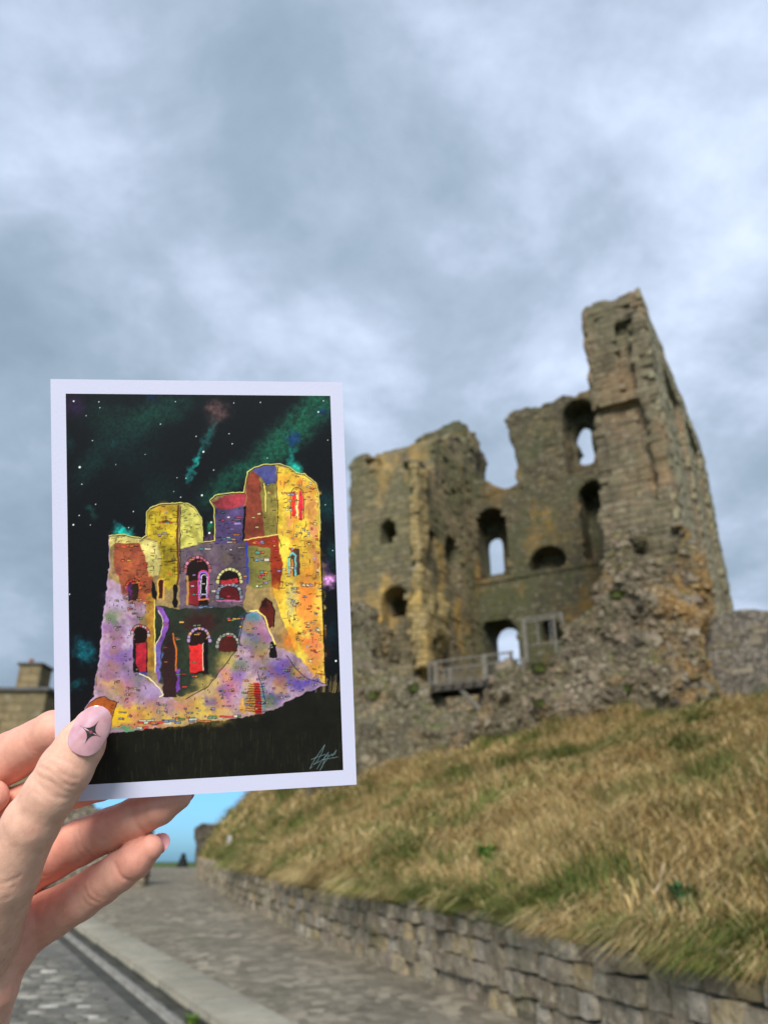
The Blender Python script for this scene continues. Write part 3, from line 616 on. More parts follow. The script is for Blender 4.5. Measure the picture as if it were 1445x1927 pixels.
# the chamfered edge pier in brighter ochre stone, and a curved broken rib
v = Vol((-14.6, BF-1.3, -2.2), (XI+2.6, BF+4.2, 17), 0.12)
rib = np.maximum(v.xz(tb([(768, 872), (785, 872), (792, 1100), (806, 1255), (775, 1262), (776, 1100)], BF-.3)), box1(v.Y, BF-.35, BF+.8))
cur = np.maximum(v.xz(tb([(800, 1090), (822, 1130), (826, 1180), (812, 1225), (806, 1300), (786, 1300), (792, 1215), (806, 1170), (800, 1130)], BF+1.2)), box1(v.Y, BF+.6, BF+2.6))
f = v.rough(np.minimum(rib, cur), lambda p, f_: ashlar(p, .05)+.12*vn(p, 1.4, 31, 3)+.07*vn(p, 3.5, 32), .5); v.build('pier', f, M_PIER, keep)

# tower: the end of the right-hand wall, standing to full height
v = Vol((-4.0, -1.0, -2), (1.0, 16.6, 21.6), 0.13)
pt = tb([(1150, 1200), (1136, 1060), (1128, 1000), (1118, 880), (1112, 790), (1106, 735), (1099, 660), (1090, 622), (1095, 592), (1102, 570), (1112, 566), (1120, 553), (1132, 551), (1142, 540), (1156, 545), (1166, 541), (1176, 531), (1188, 530), (1196, 539), (1204, 536), (1213, 541)], 0)
zt = pt[-1][1]; pt += [(0.24, zt), (0.24, -1.8), (pt[0][0], -1.8)]
f = np.maximum(v.xz(pt), box1(v.Y, 0, 15.8))
zs = on_b(1170, 757, 0)[1]; zb_ = on_b(1170, 945, 0)[1]; xs = on_b(1166, 680, 0)[0]; zc0, zc1 = on_b(1170, 738, 0)[1], on_b(1170, 607, 0)[1]
f = np.maximum(f, -np.maximum(np.maximum(box1(v.X, -9, -.45), box1(v.Z, zb_, zs+.12*np.sin(v.X*5))), v.Y-.38))
f = np.maximum(f, -np.maximum(np.maximum(box1(v.X, xs, -.55), box1(v.Z, zc0, zc1)), v.Y-.32))
f = np.maximum(f, -np.maximum(np.maximum(box1(v.X, xs-.05, xs+.9), box1(v.Z, zc1-.3, zc1+.1)), v.Y-.45))
for b0, b1 in ((3.2, 7.4), (9.2, 13.2)): f = np.maximum(f, -np.maximum(np.maximum(box1(v.Y, b0, b1), v.Z-(zt-2.2)), -.0-v.X))
yz_top = [(-1, zt+.1), (2, zt), (8, zt-.6), (9.5, zt-.3), (16.5, zt-1.0), (16.5, -3), (-1, -3)]
f = np.maximum(f, v.yz(yz_top)); f = np.maximum(f, (v.Z-(zt-.25+.22*np.sin(v.Y*2.1)+.15*np.sin(v.Y*5.3+1)))*(v.Y > 1.6)-9*(v.Y <= 1.6))
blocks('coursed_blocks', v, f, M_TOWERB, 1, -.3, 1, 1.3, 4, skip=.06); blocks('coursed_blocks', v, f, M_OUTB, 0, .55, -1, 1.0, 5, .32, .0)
f = v.rough(f, lambda p, f_: wallfn(p, f_, .09)+np.where((p[:, 1] < .9), .12*vn(p, 2.0, 35, 2), 0)+np.where((p[:, 0] > -.6) & (p[:, 1] < .8), .12*vn(p, 1.8, 36, 2), 0), .6)
v.build('tower_wall', f, M_TOWER, keep)

# collapsed rubble at the tower foot, running left as the stump of the front wall
v = Vol((-13.6, -3.9, -2.6), (2.6, 3.2, 11.8), 0.13)
pr = tb([(1140, 985), (1165, 955), (1200, 938), (1225, 930), (1250, 930), (1276, 944), (1298, 958), (1310, 990), (1324, 1050), (1334, 1100), (1346, 1150), (1342, 1250), (1340, 1420), (880, 1430), (886, 1352), (908, 1338), (912, 1322), (935, 1300), (985, 1256), (1050, 1230), (1066, 1180), (1122, 1134), (1138, 1075)], -1.0)
zq = on_b(1240, 940, -1)[1]
bf = -2.9+2.7*np.clip((v.Z+1)/(zq+1), 0, 1)**1.2+0.10*np.abs(v.X+2)*0
f = np.maximum(v.xz(pr), np.maximum(bf-v.Y, v.Y-1.6))
h1, h2 = on_b(1218, 968, -.6), on_b(1250, 1022, -.6)
a, b_ = np.meshgrid(v.x, v.z, indexing='ij'); hole = (line_sd([h1, h2], a, b_)-.42)[:, None, :]
f = np.maximum(f, -np.maximum(hole, v.Y-1.0))
f = v.rough(f, lambda p, f_: .52*vn(p, .5, 41, 2)+.34*vn(p, 1.2, 42, 2)+.1*vn(p, 3.1, 43, 1)+.12, 1.2)
f = np.maximum(f, -cleft(v, CLEFT, -2.0)); rub, RV, RF = v.build('rubble_mound', f, M_RUB, keep)
# rubble below the side wall
v = Vol((-17.6, -2.8, -6.2), (-9.0, 4.6, 8.2), 0.13)
pl_ = tb([(630, 1140), (668, 1120), (688, 1170), (700, 1230), (716, 1262), (764, 1272), (782, 1278), (798, 1296), (826, 1310), (830, 1348), (872, 1356), (900, 1362), (910, 1450), (900, 1640), (630, 1700)], 1.4)
f = np.maximum(v.xz(pl_), np.maximum((-1.6+3.6*np.clip((v.Z+1)/7, 0, 1))-v.Y, v.Y-4.0))
f = v.rough(f, lambda p, f_: .36*vn(p, .7, 45, 2)+.2*vn(p, 1.7, 46, 2)+.1*vn(p, 3.4, 47, 1)+.08, 1.0)
f = np.maximum(f, -cleft(v, CLEFT, -2.0)); rub2, RV2, RF2 = v.build('rubble_slope', f, M_RUB2, keep)
# hollow block added to keep light out of the gap below the bridge
v = Vol((-17.2, .3, -3.0), (-5.6, 8.6, 4.2), 0.13); xa_, zt0 = on_b(800, 1296, .8); xb_ = on_b(930, 1290, .8)[0]
f = np.maximum(np.maximum(box1(v.X, xa_-5.5, xb_+2.6), box1(v.Y, .8, 8.2)), v.Z-(on_b(865, 1296, .8)[1]+.2*np.maximum(v.Y-.8, 0)))
f = np.maximum(f, -np.maximum(cleft(v, CLEFT, -2.0), v.Y-5.0))
f = v.rough(f, lambda p, f_: .12*vn(p, 1.3, 48, 2)+.06*vn(p, 3.2, 49), .5); v.build('void_block', f, M_RUB2, keep)
# loose stones bedded in the rubble
M_RST = NT('rubble_stone'); k = M_RST; rnd = k.n('ShaderNodeObjectInfo').outputs['Random']; wv = k.world()
base = k.ramp(rnd, [(0, (.10, .083, .06)), (.35, (.18, .148, .105)), (.6, (.25, .21, .15)), (.8, (.17, .13, .095)), (1, (.27, .225, .16))])
base = k.mix(k.math('MULTIPLY', k.ramp(k.noise(wv, 2.0, 5, .65), [(.46, 0.), (.66, 1.)]), .6), base, (.085, .075, .05)); M_RST = k.done(base, .95, k.bump(k.noise(wv, 9, 5, .7), .9, .05))
rst = [stone_variant('rubble_stone', 200+i, .9, .96, jit=.22) for i in range(8)]
for m_ in rst: m_.polygons.foreach_set('use_smooth', [False]*len(m_.polygons)); m_.materials.append(M_RST)
def in_cleft(p):
    (xa, za), (xb_, zb0) = on_b(868, 1318, -2.0), on_b(868, 1318, 2.0); d = p[1]+2.0; return poly_sd(tb(CLEFT, -2.0), np.array([p[0]-(xb_-xa)/4*d]), np.array([p[2]-(zb0-za)/4*d]))[0] < .3
def scatter(par, V, F, n, smin, smax, seed):
    rs = np.random.RandomState(seed); q = V[F]; c_ = q.mean(1); nr = np.cross(q[:, 2]-q[:, 0], q[:, 3]-q[:, 1]); nr /= np.linalg.norm(nr, axis=1)[:, None]+1e-9
    ok = np.where((nr[:, 1] < -.25) & (c_[:, 2] > -.4))[0]
    for i in rs.choice(ok, n, replace=False):
        if in_cleft(c_[i]): continue
        s_ = rs.uniform(smin, smax); o = link('stone', rst[rs.randint(8)], None, par, Vector(c_[i]-nr[i]*s_*.22)); o.rotation_euler = (rs.uniform(-.5, .5), rs.uniform(-.4, .4), rs.uniform(-3, 3)); o.scale = (s_*rs.uniform(.8, 1.4), s_*.8, s_*rs.uniform(.5, .85))
def scatter_mass(par, V, F, n, smin, smax, seed, mat):
    rs = np.random.RandomState(seed); q = V[F]; c_ = q.mean(1); nr = np.cross(q[:, 2]-q[:, 0], q[:, 3]-q[:, 1]); nr /= np.linalg.norm(nr, axis=1)[:, None]+1e-9; ok = np.where((nr[:, 1] < .3) & (c_[:, 2] > -.8))[0]; Vo = []; Fo = []; b0 = 0
    T = [(np.array([w_.co for w_ in m_.vertices]), [tuple(p_.vertices) for p_ in m_.polygons]) for m_ in rst]
    for i in rs.choice(ok, n):
        if in_cleft(c_[i]): continue
        s_ = rs.uniform(smin, smax); e = Matrix.Rotation(rs.uniform(-3, 3), 3, 'Z') @ Matrix.Rotation(rs.uniform(-.5, .5), 3, 'X'); tv, tf = T[rs.randint(8)]; tv = (tv*np.array([s_*rs.uniform(.8, 1.5), s_*.8, s_*rs.uniform(.45, .85)]))@np.array(e).T+c_[i]-nr[i]*s_*.15
        Vo.append(tv); Fo += [tuple(j+b0 for j in t_) for t_ in tf]; b0 += len(tv)
    me = bpy.data.meshes.new('small_stones'); me.from_pydata(np.concatenate(Vo).tolist(), [], Fo); tag(link('small_stones', me, mat, par), kind='stuff')
scatter(rub, RV, RF, 180, .18, .44, 5); scatter(rub, RV, RF, 36, .42, .66, 15); scatter(rub2, RV2, RF2, 60, .18, .42, 6); scatter(rub2, RV2, RF2, 12, .42, .6, 16)
M_SMALL = m_block('broken_stone', [(.09, .075, .052), (.165, .135, .092), (.225, .188, .13), (.155, .118, .082), (.36, .305, .225)], (.085, .092, .035), (.34, .20, .06), .75, .6, .8, (-1.3, -.2, .5))
scatter_mass(rub, RV, RF, 3000, .06, .24, 8, M_SMALL); scatter_mass(rub2, RV2, RF2, 1200, .06, .24, 9, M_SMALL)

# weeds rooted in the broken masonry
def on_mesh(V, px_, py_):
    W = V[:, :2]; wx = KO[0]+W[:, 0]*EV[0]+W[:, 1]*DV[0]; wy = KO[1]+W[:, 0]*EV[1]+W[:, 1]*DV[1]; wz = V[:, 2]+KZ-EYE; dep = wy*math.cos(PITCH)+wz*math.sin(PITCH)
    X_ = CW+FPX*wx/dep; Y_ = CH-FPX*(-wy*math.sin(PITCH)+wz*math.cos(PITCH))/dep; q = np.where((X_-px_)**2+(Y_-py_)**2 < 64)[0]; i = q[np.argmin(dep[q])]; return (float(wx[i]), float(wy[i]), float(wz[i]+EYE))
for RVq, px_, py_, s_, lb in ((RV, 1012, 1262, .55, 'green weed tuft on the rubble below the pale railing'), (RV, 1160, 1120, .5, 'green weed tuft high on the rubble at the tower foot'), (RV, 1010, 1335, .4, 'low green weed near the grass under the middle rubble'), (RV2, 775, 1300, .6, 'dark green weed tuft beside the left end of the footbridge'), (RV2, 700, 1310, .6, 'mossy green weed on the rubble next to the card edge'), (RV, 1180, 1300, .4, 'small weed in the rubble right of centre near the grass')):
    try: P = on_mesh(RVq, px_, py_)
    except Exception: continue
    o = tag(link('weed', None, loc=P), lb, 'weed', 'weeds on the castle rubble'); link('leaves', leaf_mesh('leaves', 90, s_, s_*.8, .09, px_, [(.06, .085, .015), (.09, .11, .02), (.11, .12, .035), (.05, .07, .015)]), M_LEAF, o)
# low coursed wall in front, half sunk in the grass
v = Vol((-17.0, -3.0, -5.6), (-5.2, -.6, 1.6), 0.12)
pw = tb([(620, 1375), (700, 1350), (760, 1352), (800, 1362), (905, 1366), (960, 1370), (1000, 1372), (1000, 1500), (900, 1640), (620, 1700)], -1.9)
f = np.maximum(v.xz(pw), box1(v.Y, -2.3, -1.0)); f = v.rough(f, lambda p, f_: ashlar(p, .06)+.14*vn(p, 1.2, 51, 2)+.1*vn(p, 3.0, 52, 2), .5); f = np.maximum(f, -cleft(v, CLEFT, -2.0)); v.build('front_wall', f, M_RUB2, keep)

# curtain wall going off to the right
cw = tag(link('curtain_wall', None, loc=(KO[0], KO[1], KZ), rz=-TH), 'low rough stone curtain wall joining the keep at the right edge', 'wall')
v = Vol((-.4, .2, -2.6), (9.5, 2.4, 5.2), 0.12); M_CWB = m_block('curtain_block', [(.11, .093, .068), (.19, .158, .112), (.15, .125, .09), (.24, .205, .15), (.15, .118, .088)], (.13, .125, .07), (.28, .18, .08), .4, .3, .5)
pc = tb([(1320, 1172), (1345, 1160), (1368, 1148), (1400, 1143), (1430, 1145), (1460, 1148), (1520, 1142), (1640, 1132)], .7); pc += [(9.2, -2.3), (-.2, -2.3)]
f = np.maximum(v.xz(pc), box1(v.Y, .7, 2.0)); blocks('rough_courses', v, f, M_CWB, 1, .4, 1, .9, 7, .21, .06, (.2, .55), cw); f = v.rough(f, lambda p, f_: .04+.02*vn(p, 1.2, 55, 3)+.015*vn(p, 3.2, 56, 2), .5); v.build('wall_body', f, m_rubble('curtain_rubble', [(0.11, 0.098, 0.08), (0.18, 0.16, 0.13), (0.25, 0.225, 0.185), (0.17, 0.145, 0.12), (0.31, 0.28, 0.235)], .3, 3.8, .12), cw)

# footbridge across the gap
M_TIMB = m_plain('weathered_timber', (0.105, 0.095, 0.077), (0.19, 0.175, 0.145), 6, .8, .4, .006); M_DARKT = m_plain('dark_timber', (0.045, 0.04, 0.033), (0.085, 0.075, 0.06), 6, .85, .4, .006)
M_STEEL = m_plain('galvanised_steel', (0.36, 0.365, 0.37), (0.46, 0.465, 0.47), 12, .5, .1, .002, .6)
def frame(b): return lambda x, z, dy=0.0: Vector((x, b+dy, z))
b_ = 0.1; xl, zl_ = on_b(803, 1300, b_); xr, zr_ = on_b(968, 1276, b_); zd = (zl_+on_b(905, 1288, b_)[1])/2+.18
br = tag(link('footbridge', None, loc=(KO[0], KO[1], KZ), rz=-TH), 'grey timber footbridge with slatted railings crossing the gap in the rubble', 'bridge')
wB = 1.5; MB_ = lambda: MB()
n_pl = int((xr-xl)/.16)
pl_me = MB().box((0, 0, 0), (.145, wB, .05)).mesh('deck_board')
for i in range(n_pl): link('deck_board', pl_me, M_TIMB, br, (xl+.08+i*.16, b_+wB/2, zd))
for dy in (.08, wB-.08): link('beam', MB().box(((xl+xr)/2, b_+dy, zd-.15), (xr-xl, .12, .24)).mesh('beam'), M_DARKT, br)
for i in range(8): link('joist', MB().box((xl+.3+i*(xr-xl-.6)/7, b_+wB/2-.05, zd-.08), (.1, wB+.22, .1)).mesh('joist'), M_DARKT, br)
xb0 = on_b(862, 1310, b_)[0]; xb1, zb1 = on_b(908, 1345, b_)
link('brace', MB().bar((xb0, b_+.2, zd-.2), (xb1, b_+.2, zb1), .11, 6).mesh('brace'), M_TIMB, br)
ht = on_b(912, 1232, b_)[1]-zd; xps = [xl+.15, on_b(820, 1250, b_)[0], on_b(912, 1250, b_)[0], xr-.1]
for dy in (0.02, wB-.02):
    for xp, wd in zip(xps, (.09, .17, .22, .12)): link('post', MB().box((xp, b_+dy, zd+ht/2), (wd, .13, ht)).mesh('post'), M_TIMB, br)
    for zh, r_ in ((ht*.96, .045), (.12, .03)): link('rail', MB().box(((xl+xr)/2, b_+dy+.002, zd+zh), (xr-xl, .07, r_*1.6)).mesh('rail'), M_TIMB, br)
    bl_me = MB().box((0, 0, 0), (.02, .02, ht*.74)).mesh('baluster')
    for i in range(int((xr-xl)/.2)): link('baluster', bl_me, M_TIMB, br, (xl+.1+i*.2, b_+dy, zd+.12+ht*.37))
# viewing platform railing on the rubble
rl = tag(link('railing', None, loc=(KO[0], KO[1], KZ), rz=-TH), 'short pale viewing railing on the rubble to the right of the arch', 'railing')
bR = 1.7; x0, z0_ = on_b(990, 1222, bR); x1, z1_ = on_b(1062, 1205, bR); zt_ = on_b(988, 1163, bR)[1]
for xp, wd in ((x0, .17), (x0+(x1-x0)*.78, .10), (x1, .10)): link('post', MB().box((xp, bR, (z0_+zt_)/2-.3), (wd, .12, zt_-z0_+.6)).mesh('post'), M_TIMB, rl)
for zh, th in ((zt_-.03, .08), (zt_-.18, .08), (z0_+.12, .06)): link('rail', MB().box(((x0+x1)/2, bR+.003, zh), (x1-x0+.1, .08, th)).mesh('rail'), M_TIMB, rl)
for i in range(2): link('baluster', MB().box((x0+(i+1)*(x1-x0)/3, bR+.02, (z0_+zt_)/2-.05), (.018, .018, zt_-z0_-.2)).mesh('baluster'), M_STEEL, rl)
# grey boulder at the foot of the front wall
P = on_bank(966, 1385); bo = stone_variant('boulder', 321, jit=.14); o = link('boulder', bo, m_plain('grey_boulder', (.17, .18, .19), (.25, .26, .27), 4, .9, .5, .03), loc=(P[0], P[1], P[2]+.12)); o.scale = (.55, .4, .5); o.rotation_euler = (.1, .2, .4)
tag(o, 'small bluish grey boulder at the grass edge below the rubble', 'boulder')

# ================================================================ left side: house with chimney, boundary wall, far things
M_HOUSE = m_ashlar('house_stone', (0.25, 0.19, 0.10), (0.17, 0.135, 0.075), (0.14, 0.125, 0.07), (0.34, 0.23, 0.085), .4, .5, .7, .32, .72)
M_SLATE = m_plain('roof_slate', (.07, .068, .065), (.11, .105, .10), 3, .7, .4, .02)
M_DARK = m_plain('dark_iron', (.008, .009, .008), (.014, .015, .014), 5, .8, .2, .004)
hs = tag(link('stone_house', None, loc=(-15.4, 31.0, .6)), 'yellow stone house with a square chimney behind the hand at the left', 'house')
hr = R(24); RZ = Matrix.Rotation(hr, 3, 'Z')
def hp(px, py, Y=31.0): return at_y(px, py, Y)-hs.location
e1 = hp(88, 1302); zt1 = e1.z
hw = MB(); cx_ = e1.x-2.6; hw.box((cx_, 2.2, zt1/2-.3), (5.2, 4.4, zt1+.6)); link('wall', hw.mesh('wall', .03), M_HOUSE, hs)
link('coping', MB().box((cx_, 2.2, zt1+.08), (5.5, 4.7, .16)).mesh('coping', .02), M_SLATE, hs)
c0, c1 = hp(19, 1290), hp(70, 1247); cw_ = c1.x-c0.x; cxm = (c0.x+c1.x)/2
ch = link('chimney', MB().box((cxm, 1.0, (zt1+.16+c1.z)/2), (cw_, 1.1, c1.z-zt1-.16)).mesh('chimney', .03), M_HOUSE, hs)
link('cap', MB().box((cxm, 1.0, c1.z+.05), (cw_+.16, 1.26, .1)).mesh('cap', .02), M_SLATE, ch)
link('pot', MB().lathe((cxm-.25, 1.0, c1.z+.1), [(.1, 0), (.085, .2), (.1, .22), (.1, .28)]).mesh('pot', smooth=True), m_plain('clay_pot', (.25, .1, .06), (.32, .14, .08), 4), ch)
wn_ = link('window', MB().box((e1.x-1.3, -.02, zt1-2.6), (.9, .1, 1.2)).mesh('window', .01), M_TIMB, hs); link('pane', MB().box((e1.x-1.3, -.08, zt1-2.6), (.74, .04, 1.04)).mesh('pane'), m_plain('glass_dark', (.02, .025, .03), (.03, .035, .04), 2, .1, 0, .001), wn_)
dr_ = link('door', MB().box((e1.x-3.2, -.03, .95), (1.0, .1, 2.1)).mesh('door', .015), m_plain('door_paint', (.03, .05, .04), (.05, .075, .06), 3, .5, .2, .004), hs); link('handle', MB().box((e1.x-2.85, -.1, 1.0), (.04, .05, .16)).mesh('handle'), M_STEEL, dr_)
link('lintel', MB().box((e1.x-3.2, -.025, 2.12), (1.5, .12, .22)).mesh('lintel', .015), M_TIMB, hs); link('lintel', MB().box((e1.x-1.3, -.025, zt1-1.88), (1.3, .12, .22)).mesh('lintel', .015), M_TIMB, hs)
bw_ = tag(link('boundary_wall', None, loc=(-12.6, 34.0, float(zg(34)))), 'grey stone boundary wall seen between the fingers beside the path', 'wall')
pw = [at_y(*q, 34.0)-bw_.location for q in ((60, 1498), (150, 1508), (170, 1512), (176, 1522), (192, 1522), (215, 1540), (240, 1545), (262, 1556), (284, 1560))]
v = Vol((pw[0].x-.4, -.9, -.8), (pw[-1].x+.5, 1.0, 5.2), .12)
f = np.maximum(v.xz([(q.x, q.z) for q in pw]+[(pw[-1].x, -.6), (pw[0].x, -.6)]), box1(v.Y, -.35, .45)); f = v.rough(f, lambda p, f_: ashlar(p, .04)+.08*vn(p, 1.2, 61, 3), .4)
v.build('wall_body', f, m_rubble('boundary_rubble', [(0.20, 0.18, 0.14), (0.28, 0.25, 0.195), (0.34, 0.30, 0.235), (0.24, 0.21, 0.16)], .3, 3.2, .2), bw_)
P = at_y(343, 1633, 62); bl = tag(link('bollard', None, loc=(P.x, P.y, float(zg(62))-.16)), 'dark tapered bollard on the green verge at the path crest', 'bollard')
hb = at_y(343, 1606, 62).z-bl.location.z
link('body', MB().lathe((0, 0, 0), [(.44, 0), (.44, .12), (.36, .2), (.30, hb*.5), (.20, hb*.72), (.15, hb*.78)], 20).mesh('body', smooth=True), M_DARK, bl); link('cap', MB().lathe((0, 0, hb*.78), [(.15, 0), (.19, .05), (.18, hb*.12), (.10, hb*.2), (.03, hb*.22)], 20).mesh('cap', smooth=True), M_DARK, bl)
st = tag(link('stone_stump', None, loc=(float(at_y(388, 1625, 47).x), 47.0, float(zg(47)))), 'dark ruined stone stump with a low opening where the path meets the bank', 'ruin')
v = Vol((-1.6, -1.0, -.8), (2.6, 1.2, 4.2), .11); sp_ = [at_y(*q, 47.0)-st.location for q in ((372, 1640), (371, 1600), (370, 1578), (373, 1560), (384, 1554), (398, 1552), (415, 1556), (440, 1560), (440, 1640))]
f = np.maximum(v.xz([(q.x, q.z) for q in sp_]), box1(v.Y, -.6, .8)); ox = at_y(394, 1610, 47).x-st.location.x
f = np.maximum(f, -np.maximum(v.xz(arch(ox-.22, ox+.2, -.5, at_y(394, 1600, 47).z-st.location.z)), v.Y-.5)); f = v.rough(f, lambda p, f_: .14*vn(p, 1.3, 65, 3)+.08*vn(p, 3, 66, 2), .5); v.build('wall_body', f, m_rubble('stump_rubble', [(0.07, 0.06, 0.05), (0.13, 0.11, 0.085), (0.20, 0.17, 0.13)], .5, 3.6, .2), st)
P = on_bank(430, 1606); sg = tag(link('marker_post', None, loc=tuple(P)), 'small pale grey marker post at the left end of the grass bank', 'post')
hz = at_y(430, 1572, P[1]).z-P[2]; M_WP = m_plain('grey_paint', (.30, .30, .28), (.40, .40, .38), 6, .6, .2, .003)
link('stake', MB().box((0, .05, hz*.4-.1), (.07, .06, hz*.8+.2)).mesh('stake'), M_DARK, sg); link('plate', MB().box((0, 0, hz*.62), (hz*.26, .03, hz*.7)).mesh('plate', .008), M_WP, sg)

# ================================================================ the hand-held art card
CR = Matrix.Rotation(math.pi/2+PITCH, 3, 'X')
def cam2w(P):          # right, down, forward in millimetres from the lens -> metres in the scene
    P = np.asarray(P, float); q = np.stack([P[..., 0], -P[..., 1], -P[..., 2]], -1)/1000; Mr = np.array(CR); return q@Mr.T+np.array([0, 0, EYE])
CA = np.array([.98635, -.01185, .13439]); CB = np.array([.0386, 1.0019, -.06036]); CN = np.cross(CA, CB); CN /= np.linalg.norm(CN); CI = np.linalg.pinv(np.stack([CA, CB], 1))   # CN points away from the lens
CT = np.array([-144.24, -57.58, 332.6]); CWD, CHT = 127.0, 179.0
def card_pt(u, v_, n=0.0): return CT+CA*np.asarray(u)[..., None]+CB*np.asarray(v_)[..., None]+CN*np.asarray(n)[..., None]
def to_px(P): return CW+FPX*P[..., 0]/P[..., 2], CH+FPX*P[..., 1]/P[..., 2]
org = cam2w(card_pt(np.array(CWD/2), np.array(CHT)))
card = tag(link('art_card', None, loc=tuple(org)), 'white-bordered art card with a colourful painted castle held up in one hand', 'card')
def solid(u0, u1, v0, v1, n0, n1, nu, nv):
    us, vs_ = np.linspace(u0, u1, nu), np.linspace(v0, v1, nv); U, V_ = np.meshgrid(us, vs_); bow = 0.9*np.sin(np.pi*U/CWD)*np.sin(np.pi*V_/CHT)*0
    A = card_pt(U, V_, n0+bow); B = card_pt(U, V_, n1+bow); i = np.arange(nu*nv).reshape(nv, nu)
    q = np.stack([i[:-1, :-1], i[1:, :-1], i[1:, 1:], i[:-1, 1:]], -1).reshape(-1, 4); m = nu*nv
    F = [q[:, ::-1], q+m]
    per = np.concatenate([i[0, :-1], i[:-1, -1], i[-1, :0:-1], i[:0:-1, 0]]); nx = np.roll(per, -1); F.append(np.stack([per, nx, nx+m, per+m], 1))
    return np.concatenate([A.reshape(-1, 3), B.reshape(-1, 3)]), np.concatenate(F)
k = NT('card_stock'); v = k.coord('Object'); M_CARD = k.done(k.mix(k.noise(v, 60, 3), (.66, .665, .86), (.69, .695, .88)), .55, k.bump(k.noise(v, 900, 2), .08, .0004), spec=.35)
V, F = solid(0, CWD, 0, CHT, 0, .45, 3, 3); me = mesh_np('card_sheet', cam2w(V)-org, F, False)
bm = bmesh.new(); bm.from_mesh(me); bmesh.ops.recalc_face_normals(bm, faces=bm.faces); bm.to_mesh(me); bm.free()
link('card_sheet', me, M_CARD, card)
# printed picture: a grid of ink dots laid on the sheet
U0, U1, V0, V1 = 6.25, 121.3, 6.3, 172.4; NW, NH = 440, 634
U, Vv = np.meshgrid(np.linspace(U0, U1, NW), np.linspace(V0, V1, NH)); PP = card_pt(U, Vv, -0.03); PX, PY = to_px(PP)
CAN = np.zeros((NH, NW, 3)); flat = np.stack([PX, PY, 0*PX], -1).reshape(-1, 3)
def fbm(sc, seed, o=3): return vn(flat, sc, seed, o).reshape(NH, NW)
N1, N2, N3 = fbm(1/45., 71), fbm(1/14., 72), fbm(1/4., 73, 2); WXn, WYn = 2.0*fbm(1/9., 74, 3), 2.0*fbm(1/9., 75, 3)
def uv_of(px, py):
    r_ = np.array([(px-CW)/FPX, (py-CH)/FPX, 1.0]); q = r_*((CT@CN)/(r_@CN))-CT; return CI@q
def box_of(pts, pad):
    p = np.array(pts, float); x0, y0 = p.min(0)-pad; x1, y1 = p.max(0)+pad; q = np.array([uv_of(x_, y_) for x_ in (x0, x1) for y_ in (y0, y1)])
    c0 = max(0, int((q[:, 0].min()-U0)/(U1-U0)*(NW-1))-1); c1 = min(NW, int((q[:, 0].max()-U0)/(U1-U0)*(NW-1))+3); r0 = max(0, int((q[:, 1].min()-V0)/(V1-V0)*(NH-1))-1); r1 = min(NH, int((q[:, 1].max()-V0)/(V1-V0)*(NH-1))+3)
    return None if c1 <= c0 or r1 <= r0 else (slice(r0, r1), slice(c0, c1))
def lay(s, a, c_):
    c_ = np.asarray(c_, float)/255.; CAN[s] = CAN[s]*(1-a[..., None])+c_*a[..., None]
def fill(pts, c_, soft=1.3, al=1.0, wob=1.0, var=.22, clip=None):
    s = box_of(pts, 6+soft)
    if s is None: return
    d = poly_sd(pts, PX[s]+WXn[s]*wob, PY[s]+WYn[s]*wob); a = np.clip(.5-d/soft, 0, 1)*al
    c_ = np.asarray(c_, float)*np.clip(1+var*(N1[s]*.8+N2[s]*.6+N3[s]*.25), .3, 1.7)[..., None]; lay(s, a, np.clip(c_, 0, 255))
def stroke(pts, c_, w_=1.0, al=1.0, wob=.5):
    s = box_of(pts, w_+3)
    if s is None: return
    d = line_sd(pts, PX[s]+WXn[s]*wob, PY[s]+WYn[s]*wob); lay(s, np.clip(w_/2+.6-d, 0, 1)*al, c_)
def wash(cx, cy, rx, ry, c_, al=.8, ang=0.0, pw=1.5):
    R_ = max(rx, ry)*2; s = box_of([(cx-R_, cy-R_), (cx+R_, cy+R_)], 1)
    if s is None: return
    x_, y_ = PX[s]-cx+WXn[s]*3, PY[s]-cy+WYn[s]*3; ca, sa = math.cos(ang), math.sin(ang); u, w_ = (x_*ca+y_*sa)/rx, (-x_*sa+y_*ca)/ry
    lay(s, al*np.exp(-((u*u+w_*w_)**pw)*1.2)*np.clip(1+.35*N2[s]+.2*N1[s], 0, 1.4).clip(0, 1), c_)
CAN[:] = np.array([5, 8, 15])/255.
rg = random.Random(5)
